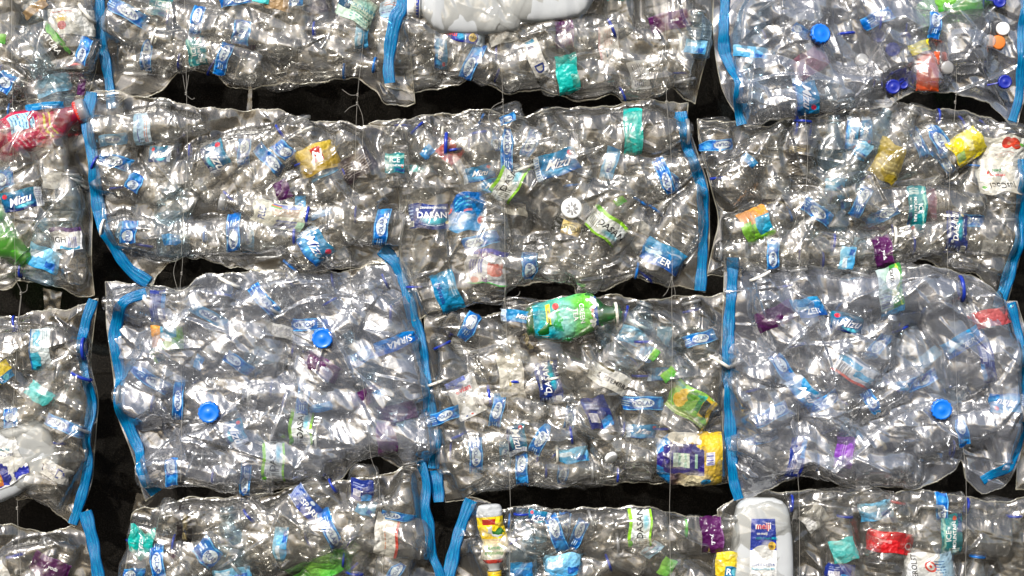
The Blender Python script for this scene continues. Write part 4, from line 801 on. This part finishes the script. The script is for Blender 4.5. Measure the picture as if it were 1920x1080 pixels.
# ------------------------------------------------------------------ bag films, hems and zips
BAGOBJ = {}
def wave(P, s, amp, g):      # soft smooth relief in the wall plane
    out = np.zeros(len(P))
    for i in range(6):
        a = g.uniform(0, 2 * math.pi); f = 2 * math.pi / (s * g.uniform(.6, 1.8)); out += np.sin((P[:, 0] * math.cos(a) + P[:, 1] * math.sin(a)) * f + g.uniform(0, 6))
    return out * amp / 3
for k, (top, bot, lf, rt, film, dep, words, lab) in BAGS.items():
    g = np.random.default_rng(ord(k) * 7)
    Wd = max(p[0] for p in top) - min(p[0] for p in top); Hd = max(p[1] for p in bot) - min(p[1] for p in top)
    nu, nv = max(12, int(Wd / 2.1)), max(12, int(Hd / 2.1))
    T = resample(top, nu); B_ = resample(bot, nu); LL = resample([top[0]] + lf + [bot[0]], nv); RR = resample([top[-1]] + rt + [bot[-1]], nv)
    # fine raggedness of the edges
    for E in (T, B_):
        s = np.arange(len(E)); E[:, 1] += (np.sin(s * .31 + g.uniform(0, 6)) + np.sin(s * .13 + g.uniform(0, 6)) * 1.5) * np.minimum(1, np.minimum(s, len(E) - 1 - s) / 8) * 1.5 + g.normal(0, .5, len(E)) * np.minimum(1, np.minimum(s, len(E) - 1 - s) / 8)
    u = np.linspace(0, 1, nu)[None, :, None]; v = np.linspace(0, 1, nv)[:, None, None]
    P = (1 - v) * T[None] + v * B_[None] + (1 - u) * LL[:, None] + u * RR[:, None] - ((1 - u) * (1 - v) * T[0] + u * (1 - v) * T[-1] + (1 - u) * v * B_[0] + u * v * B_[-1])
    P = P.reshape(-1, 2)
    U = np.broadcast_to(u[..., 0], (nv, nu)).ravel(); Vv = np.broadcast_to(v[..., 0], (nv, nu)).ravel()
    ed = np.minimum(np.minimum(U, 1 - U) * Wd, np.minimum(Vv, 1 - Vv) * Hd)
    hf = np.zeros(len(P)); hb = np.zeros(len(P))
    for (bx, by, a, W, L, dc, hd) in PLACED[k]:
        d = dirv(a); q = P - np.array([bx, by]); s = q @ d / L; n = (q @ np.array([-d[1], d[0]])) / (W / 2 * np.interp(s, [0, .7, .9, 1], [1, 1, .48, .42]))
        ok = (s > -.02) & (s < 1.02) & (np.abs(n) < 1)
        c = np.sqrt(np.clip(1 - n ** 2, 0, 1)) * np.clip(np.minimum(s + .02, 1.02 - s) * 25, 0, 1) ** .5
        hf = np.where(ok, np.maximum(hf, -dc + hd * c), hf); hb = np.where(ok, np.maximum(hb, dc + hd * c), hb)
    def blur(a, n):
        a = a.reshape(nv, nu)
        for _ in range(n):
            p = np.pad(a, 1, mode='edge'); a = (p[1:-1, 1:-1] * 2 + p[:-2, 1:-1] + p[2:, 1:-1] + p[1:-1, :-2] + p[1:-1, 2:]) / 6
        return a.ravel()
    hf2 = np.maximum(blur(hf, 4), blur(hf, 40) * .98) if film != 'white' else np.maximum(blur(hf, 9) , blur(hf, 60)) + 1; hb2 = np.maximum(blur(hb, 6), blur(hb, 26))
    es = np.clip(ed / 26, 0, 1); es = es * es * (3 - 2 * es)
    x0, y0 = P.min(0) - 10; x1, y1 = P.max(0) + 10
    S = lambda sp: np.stack([g.uniform(x0, x1, int((x1 - x0) * (y1 - y0) / sp ** 2)), g.uniform(y0, y1, int((x1 - x0) * (y1 - y0) / sp ** 2))], -1)
    # stretched facets: long creases
    def anis(sp, ang, st):
        c_, s_ = math.cos(ang), math.sin(ang); M = np.array([[c_, s_], [-s_ * st, c_ * st]])
        return facets2(P @ M.T, sp, g)
    big = 1.5 if film == 'white' else 1.0
    cr = facets2(P, 80, g) * 9 * big + anis(95, g.uniform(0, 3), 2.4) * 5.5 * big + anis(80, g.uniform(0, 3), 3.0) * 3.6 * big + anis(34, g.uniform(0, 3), 2.4) * .35
    thin = np.zeros(len(P))
    for i in range(int(Wd * Hd / 2600)):      # hairline creases
        c0 = np.array([g.uniform(P[:, 0].min(), P[:, 0].max()), g.uniform(P[:, 1].min(), P[:, 1].max())]); a = g.uniform(0, math.pi * 2); bend = g.normal(0, .004); ln_ = g.uniform(14, 60)
        nz = np.nonzero((np.abs(P[:, 0] - c0[0]) < ln_) & (np.abs(P[:, 1] - c0[1]) < ln_))[0]
        if not len(nz): continue
        q = P[nz] - c0; s = q @ np.array([math.cos(a), math.sin(a)]); n = q @ np.array([-math.sin(a), math.cos(a)]) + bend * s * s
        thin[nz] += np.maximum(0, 1 - np.abs(n) / 2.6) * np.clip(1 - np.abs(s) / ln_, 0, 1) * g.uniform(.5, 1.5)
    # sharp folds: tent-shaped ridges along random lines
    fo = np.zeros(len(P)); nf = int(Wd * Hd / (2300 if film == 'white' else 2500))
    for i in range(nf):
        c0 = np.array([g.uniform(x0, x1), g.uniform(y0, y1)]); a = g.uniform(0, math.pi * 2); bend = g.normal(0, .002)
        ln_ = g.uniform(18, 70) * (1.7 if film == 'white' else 1); wd = g.uniform(9, 32) * (1.5 if film == 'white' else 1); st = g.uniform(2.6, 5)
        nz = np.nonzero((np.abs(P[:, 0] - c0[0]) < ln_ + wd) & (np.abs(P[:, 1] - c0[1]) < ln_ + wd))[0]; q = P[nz] - c0; s = q @ np.array([math.cos(a), math.sin(a)]); mm = np.abs(s) < ln_; m = nz[mm]
        if not len(m): continue
        s = s[mm]; n = q[mm] @ np.array([-math.sin(a), math.cos(a)]) + bend * s * s; tp = 1 - (np.abs(s) / ln_) ** 1.6; w_ = wd * tp + .5
        f_ = np.where(n > 0, np.maximum(0, 1 - n / w_), np.maximum(0, 1 + n / st)) * tp
        fo[m] = np.maximum(fo[m] * .8, 0) + f_ * wd * g.uniform(.18, .48)
    fo = np.minimum(fo, 18)
    wv = wave(P, 130, 2.2, g) + wave(P, 60, 1.0, g) * (ed < 60)
    edge_cr = .35 + .65 * es
    yf = dep - (hf2 + 2.0 + 0) * es + wv - (cr + fo + thin) * edge_cr
    yb = dep + (hb2 + 2.0) * es * .9 + 1.2 + wv - cr * .25
    yf = np.minimum(yf, yb - .5)
    def V3(y): return np.stack([PX(P[:, 0]), y * .001, PZ(P[:, 1])], -1)
    cx, cyy = P.mean(0)
    o = thing('plastic_bag', (PX(cx), 0, PZ(cyy)), lab, 'bag', 'zip bags of crushed bottles hung on the wall')
    off = np.array([PX(cx), 0, PZ(cyy)])
    F = grid_faces(nu, nv)
    link('front_film', mesh_from('film_front', V3(yf) - off, F, [MAT['film_' + film]]), o)
    sel = np.arange(nu * nv).reshape(nv, nu)[::3, ::3]
    link('back_film', mesh_from('film_back', (V3(yb) - off)[sel.ravel()], grid_faces(sel.shape[1], sel.shape[0])[:, ::-1], [MAT['film_back']]), o)
    # welded hem round the edge
    idx = np.arange(nu * nv).reshape(nv, nu); ring = np.concatenate([idx[0, :-1], idx[:-1, -1], idx[-1, :0:-1], idx[:0:-1, 0]])
    C = (V3((yf + yb) / 2) - off)[ring]; nx = np.roll(C, -1, 0) - np.roll(C, 1, 0); nx /= np.linalg.norm(nx, axis=1)[:, None] + 1e-9
    side = np.stack([nx[:, 2], np.zeros(len(C)), -nx[:, 0]], -1); yv = np.array([0, 1., 0]); rr = .0005 + .0006 * np.abs(np.sin(np.arange(len(C)) * .07))[:, None]
    HV = np.stack([C + side * rr * 1.3, C - yv * rr, C - side * rr * 1.3, C + yv * rr], 1).reshape(-1, 3)
    HF = grid_faces(4, len(C), True); last = (len(C) - 1) * 4
    HF = np.vstack([HF, [[last + i, last + (i + 1) % 4, (i + 1) % 4, i] for i in range(4)]])
    link('hem', mesh_from('bag_hem', HV, HF, [MAT['hem']]), o)
    # zip strips: ridged extruded tape
    for (zp, zw) in ZIPS.get(k, []):
        n = max(30, int(sum(math.dist(a, b_) for a, b_ in zip(zp, zp[1:])) / 3)); c = resample(zp, n)
        t = np.gradient(c, axis=0); t /= np.linalg.norm(t, axis=1)[:, None]; nn = np.stack([-t[:, 1], t[:, 0]], -1)
        prof = [(-1, 0), (-.8, .4), (-.66, .5), (-.6, .75), (-.40, .75), (-.34, .58), (-.12, .58), (-.06, .85), (.12, .85), (.18, .58), (.46, .58), (.52, .72), (.6, .72), (.66, .5), (.85, .4), (1, 0), (.9, -.7), (-.9, -.7)]
        sidx = np.arange(n); gw = .90 + .10 * np.sin(sidx * .11 + g.uniform(0, 6)) + .06 * np.sin(sidx * .37)
        A_ = P.reshape(nv, nu, 2); fy = np.array([yf[np.argmin((P[:, 0] - a_) ** 2 + (P[:, 1] - b2) ** 2)] for a_, b2 in c[::3]])
        fy = np.interp(sidx, sidx[::3], fy); kk = np.ones(9) / 9; fy = np.convolve(np.pad(fy, 4, mode='edge'), kk, 'valid')
        yy = np.minimum(dep - 5.0, fy - 2.5) - (30 if k == 'C' else 0) + 1.2 * np.sin(sidx * .09 + g.uniform(0, 6)) + .8 * np.sin(sidx * .33 + 1); tw = .35 * np.sin(sidx * .055 + g.uniform(0, 6))
        V = np.stack([np.stack([c[:, 0] + nn[:, 0] * p[0] * zw / 2 * gw, c[:, 1] + nn[:, 1] * p[0] * zw / 2 * gw, yy - p[1] + tw * p[0] * zw / 4], -1) for p in prof], 1).reshape(-1, 3)
        V = np.stack([PX(V[:, 0]), V[:, 2] * .001, PZ(V[:, 1])], -1) - off
        uv = np.stack([np.tile(np.linspace(0, 1, len(prof)), n), np.repeat(np.linspace(0, n / 10, n), len(prof))], -1)
        link('zip_strip', mesh_from('zip_strip', V, grid_faces(len(prof), n, True), [MAT['zip']], uv=uv), o)
    BAGOBJ[k] = o

# ------------------------------------------------------------------ threads that hang the bags
def tube(P, r, n=6):
    P = np.array(P, float); t = np.gradient(P, axis=0); t /= np.linalg.norm(t, axis=1)[:, None] + 1e-12
    a = np.cross(t, [0, 1, 0]); a /= np.linalg.norm(a, axis=1)[:, None] + 1e-12; b = np.cross(t, a)
    th = np.arange(n) / n * 2 * math.pi
    V = (P[:, None] + r * (a[:, None] * np.cos(th)[None, :, None] + b[:, None] * np.sin(th)[None, :, None])).reshape(-1, 3)
    return V, grid_faces(n, len(P), True)
def thread(pts, label, knots, tails=(), r=.0003, loop=None):
    c = resample(pts, 70); y = -.040 + .001 * np.sin(np.arange(70) * .3)
    o = thing('hanging_thread', (PX(pts[0][0]), -.04, PZ(pts[0][1])), label, 'thread', 'nylon threads the bags hang from')
    off = np.array([PX(pts[0][0]), -.04, PZ(pts[0][1])])
    def w3(c, y): return np.stack([PX(c[:, 0]), y, PZ(c[:, 1])], -1) - off
    V, F = tube(w3(c, y), r); link('strand', mesh_from('strand', V, F, [MAT['thread']]), o)
    for (kx, ky) in knots:
        th = np.linspace(0, 2 * math.pi * 2.2, 24)
        cc = np.stack([kx + 1.6 * np.cos(th), ky + np.linspace(-3.5, 3.5, 24)], -1)
        V, F = tube(w3(cc, -.0405 + .0016 * np.sin(th)), .0006); link('knot', mesh_from('knot', V, F, [MAT['thread']]), o)
    for tl in tails:
        cc = resample(tl, 24); V, F = tube(w3(cc, np.full(24, -.0395)), .00035, 5); link('loose_end', mesh_from('loose_end', V, F, [MAT['thread']]), o)
thread([(33, -40), (33, 90), (34, 180), (36, 300), (38, 420), (40, 520)], 'fine thread hanging down over the magenta bottle', [(34, 178)])
thread([(352, -40), (354, 60), (356, 140), (357, 185), (358, 300), (350, 420), (347, 480)], 'fine thread crossing the black gap above the gold label bag', [(356, 180)], [[(350, 145), (353, 165), (356, 180)], [(361, 145), (358, 165), (356, 180)], [(356, 182), (366, 190), (372, 188)]])
thread([(684, -30), (686, 60), (678, 140), (674, 182), (671, 240), (668, 330), (660, 400)], 'fine thread falling beside the sagging bag corner', [(674, 182), (673, 198)], [[(645, 172), (660, 182), (674, 182)], [(673, 200), (660, 205), (650, 214)], [(675, 200), (684, 230), (682, 290)]])
thread([(934, -30), (938, 60), (941, 140), (943, 192), (945, 260), (946, 360), (947, 480), (948, 545)], 'fine thread down the middle of the central bag', [(943, 193)], [[(943, 194), (925, 204), (916, 222), (922, 240)]])
thread([(1243, -30), (1244, 60), (1246, 170), (1247, 200), (1255, 300), (1256, 420), (1257, 520)], 'fine thread beside the turquoise label', [(1246, 196)])
thread([(1504, -30), (1505, 80), (1504, 180), (1503, 218), (1508, 300), (1500, 420), (1493, 500)], 'fine thread over the milky bag by the bright blue cap', [(1503, 219)])
thread([(1785, -30), (1784, 80), (1783, 178), (1779, 230), (1772, 320), (1768, 440), (1767, 500)], 'fine thread through the black gap under the orange pouch', [(1783, 180), (1781, 196)])
thread([(40, 525), (50, 548), (48, 580), (44, 620), (40, 700), (34, 800), (38, 900)], 'fine thread beside the milk jug bag', [(50, 550)], [[(50, 550), (60, 545), (62, 533)], [(50, 552), (46, 590), (47, 606)]])
thread([(350, 482), (348, 510), (345, 540), (346, 620), (348, 760), (346, 900)], 'fine thread down the milky bag with two caps', [(348, 513)], [[(341, 480), (333, 510), (340, 543)]])
thread([(660, 480), (664, 600), (690, 760), (698, 850), (712, 890), (716, 950), (722, 1100)], 'fine thread dropping past the purple labels', [(710, 885)])
thread([(947, 540), (947, 562), (950, 640), (952, 760), (956, 905), (957, 960), (955, 1100)], 'fine thread between the central bag and green tea bottle', [(946, 562)], [[(930, 565), (946, 562), (962, 560)], [(962, 558), (972, 553), (975, 546)], [(946, 564), (945, 578), (947, 586)]])
thread([(1257, 515), (1256, 560), (1257, 640), (1255, 760), (1253, 905), (1252, 960), (1254, 1100)], 'fine thread beside the mango label', [(1256, 522)], [[(1256, 522), (1248, 545), (1240, 555)], [(1256, 524), (1262, 545), (1262, 558)]])
thread([(1492, 490), (1493, 560), (1491, 700), (1490, 880), (1492, 930), (1493, 1100)], 'fine bright thread over the milky bag with the violet label', [(1492, 548)])
thread([(1767, 500), (1778, 560), (1786, 760), (1799, 860), (1802, 930), (1800, 1100)], 'fine thread into the notch under the milky bag', [(1768, 515)])
thread([(43, 930), (45, 990), (48, 1040), (52, 1100)], 'short thread above the bottom corner bag', [(43, 948)])

# shards of loose film hanging in the gaps
def shard(pts, label, y=.004):
    T, B_ = pts; n = 14
    t = resample(T, n); b = resample(B_, n); g = np.random.default_rng(len(label))
    v = np.linspace(0, 1, 14)[:, None, None]; P = ((1 - v) * t[None] + v * b[None]).reshape(-1, 2)
    h = facets(P, g.uniform(P.min(0), P.max(0), (14, 2)), g.uniform(P.min(0), P.max(0), (14, 2)), 18) * 4
    V = np.stack([PX(P[:, 0]), y + h * .001, PZ(P[:, 1])], -1); c = V.mean(0)
    o = link('film_scrap', mesh_from('film_scrap', V - c, grid_faces(n, 14), [MAT['film_warm']])); o.location = c
    o['label'] = label; o['category'] = 'plastic film'
shard(([(80, 540), (115, 548)], [(82, 582), (110, 590), (150, 560)][:2]), 'crinkled strip of clear film hanging below the magenta bottle bag')
shard(([(466, 160), (470, 160), (472, 165)], [(462, 205), (468, 208), (472, 205)]), 'thin sliver of clear film in the black gap')
shard(([(255, 925), (285, 930), (300, 925)], [(244, 975), (252, 968), (262, 962)]), 'twisted film tail joining the milky bag to the bag below')

# ------------------------------------------------------------------ backdrop
bd = link('backdrop', mesh_from('backdrop', [(-2.5, .16, -1.7), (2.5, .16, -1.7), (2.5, .16, 1.7), (-2.5, .16, 1.7)], [(0, 1, 2, 3)], [MAT['backdrop']], smooth=False))
bd['kind'] = 'structure'

# ------------------------------------------------------------------ labels: what sets each piece apart
LM = [(68, 245, 'magenta bottle'), (2, 440, 'bright green bottle'), (1063, 597, 'green tea bottle'), (1295, 857, 'fruit sleeve bottle'), (923, 1010, 'yellow juice bottle'), (527, 402, 'rainbow shield label'),
 (1430, 1010, 'upright milk jug'), (892, 30, 'capped milky jug'), (1040, 0, 'round milky jug'), (25, 865, 'crushed milk jug'), (400, 972, 'diamond-patterned bottle'), (596, 300, 'gold label'), (140, 45, 'white flower label'),
 (104, 76, 'black leafy label'), (1063, 143, 'turquoise label'), (1185, 252, 'tall turquoise label'), (845, 287, 'coral red label'), (807, 407, 'navy drinking water label'), (869, 400, 'big square blue label'), (1070, 392, 'round white cap'),
 (1527, 73, 'bright blue cap'), (1733, 137, 'orange pouch'), (1867, 82, 'orange cap'), (1806, 275, 'yellow label'), (1878, 311, 'peach label'), (1657, 303, 'olive foil label'), (1498, 283, 'black label'),
 (1414, 423, 'orange and green label'), (1712, 390, 'teal mountain label'), (1786, 443, 'navy label'), (1650, 473, 'purple label'), (1662, 553, 'green striped label'), (1847, 595, 'faded red label'), (1603, 700, 'barcode label'),
 (1755, 765, 'veiled blue cap'), (1575, 850, 'violet label'), (1662, 1012, 'glossy red label'), (1742, 1060, 'red sun label'), (1575, 1028, 'aqua label'), (1332, 1003, 'purple label'), (610, 633, 'upper blue cap'), (400, 770, 'lower blue cap'),
 (320, 632, 'orange block label'), (611, 688, 'purple label'), (728, 817, 'upright purple label'), (733, 646, 'bright blue label'), (568, 802, 'lime-edged label'), (876, 742, 'white mountain label'), (959, 708, 'off-white label'), (1030, 722, 'upright navy label'),
 (1143, 709, 'slanting white label'), (1297, 758, 'mango label'), (1202, 754, 'level blue band'), (272, 1007, 'turquoise label'), (353, 973, 'black band'), (582, 947, 'sparkling water label'), (727, 1003, 'red-striped label'), (1198, 987, 'lime-edged label'),
 (97, 1058, 'purple label'), (83, 656, 'white and cyan label'), (14, 697, 'yellow label'), (82, 738, 'aqua label'), (134, 448, 'white and purple label'), (53, 375, 'script label'), (298, 14, 'teal label'), (676, 22, 'pale green label'), (1005, 115, 'white lettered label'),
 (1141, 97, 'pink-lettered label'), (1057, 62, 'purple label'), (1259, 43, 'purple label'), (1513, 122, 'maroon label'), (958, 335, 'lime-edged label'), (1131, 423, 'lime-edged label'), (1240, 480, 'crumpled blue label'), (839, 547, 'plain teal blue label'), (918, 501, 'purple lettered label'),
 (677, 310, 'dark brown label'), (592, 460, 'script label'), (273, 242, 'pale blue label'), (1052, 306, 'big script label')]
def rel(dx, dy):
    a = math.degrees(math.atan2(-dy, dx)) % 360
    return ['right of', 'above right of', 'above', 'above left of', 'left of', 'below left of', 'below', 'below right of'][int((a + 22.5) // 45) % 8]
used = set(o.get('label') for o in sc.objects if o.get('label'))
def short_bag(k):
    return BAGS[k][6]
def wc(s): return len(s.split())
unique_looks = {}
for it in ALL: unique_looks.setdefault(it[3], []).append(it)
for (o, x, y, look, bag) in ALL:
    done = None
    if len(unique_looks[look]) == 1 and 4 <= wc(look) and look not in used: done = look
    if done is None:
        near = sorted(LM, key=lambda m: math.hypot(m[0] - x, m[1] - y)); near = [m for m in near if math.hypot(m[0] - x, m[1] - y) > 12][:14]
        for m in near:
            d = math.hypot(m[0] - x, m[1] - y); r_ = rel(x - m[0], y - m[1])
            base = ('just ' if d < 70 else '') + r_
            dup_name = sum(1 for q in LM if q[2] == m[2]) > 1
            s = f"{look} {base} the {m[2]}"
            if dup_name or s in used:
                s2 = s + ', ' + short_bag(bag)
                if wc(s2) <= 16: s = s2
                elif dup_name: continue
            if wc(s) <= 16 and s not in used: done = s; break
    if done is None: done = f"{look} in the {short_bag(bag)}"
    used.add(done); o['label'] = done
    if o.name.startswith('plastic_bottle'): o['group'] = 'crushed bottles packed in the ' + short_bag(bag)
    elif o.name.startswith('bottle_cap'): o['group'] = 'loose caps in the bags'
    elif o.name.startswith('milk_jug'): o['group'] = 'milky jugs among the bottles'
print('BOTTLES', BUILT[0], 'fill', FILL)
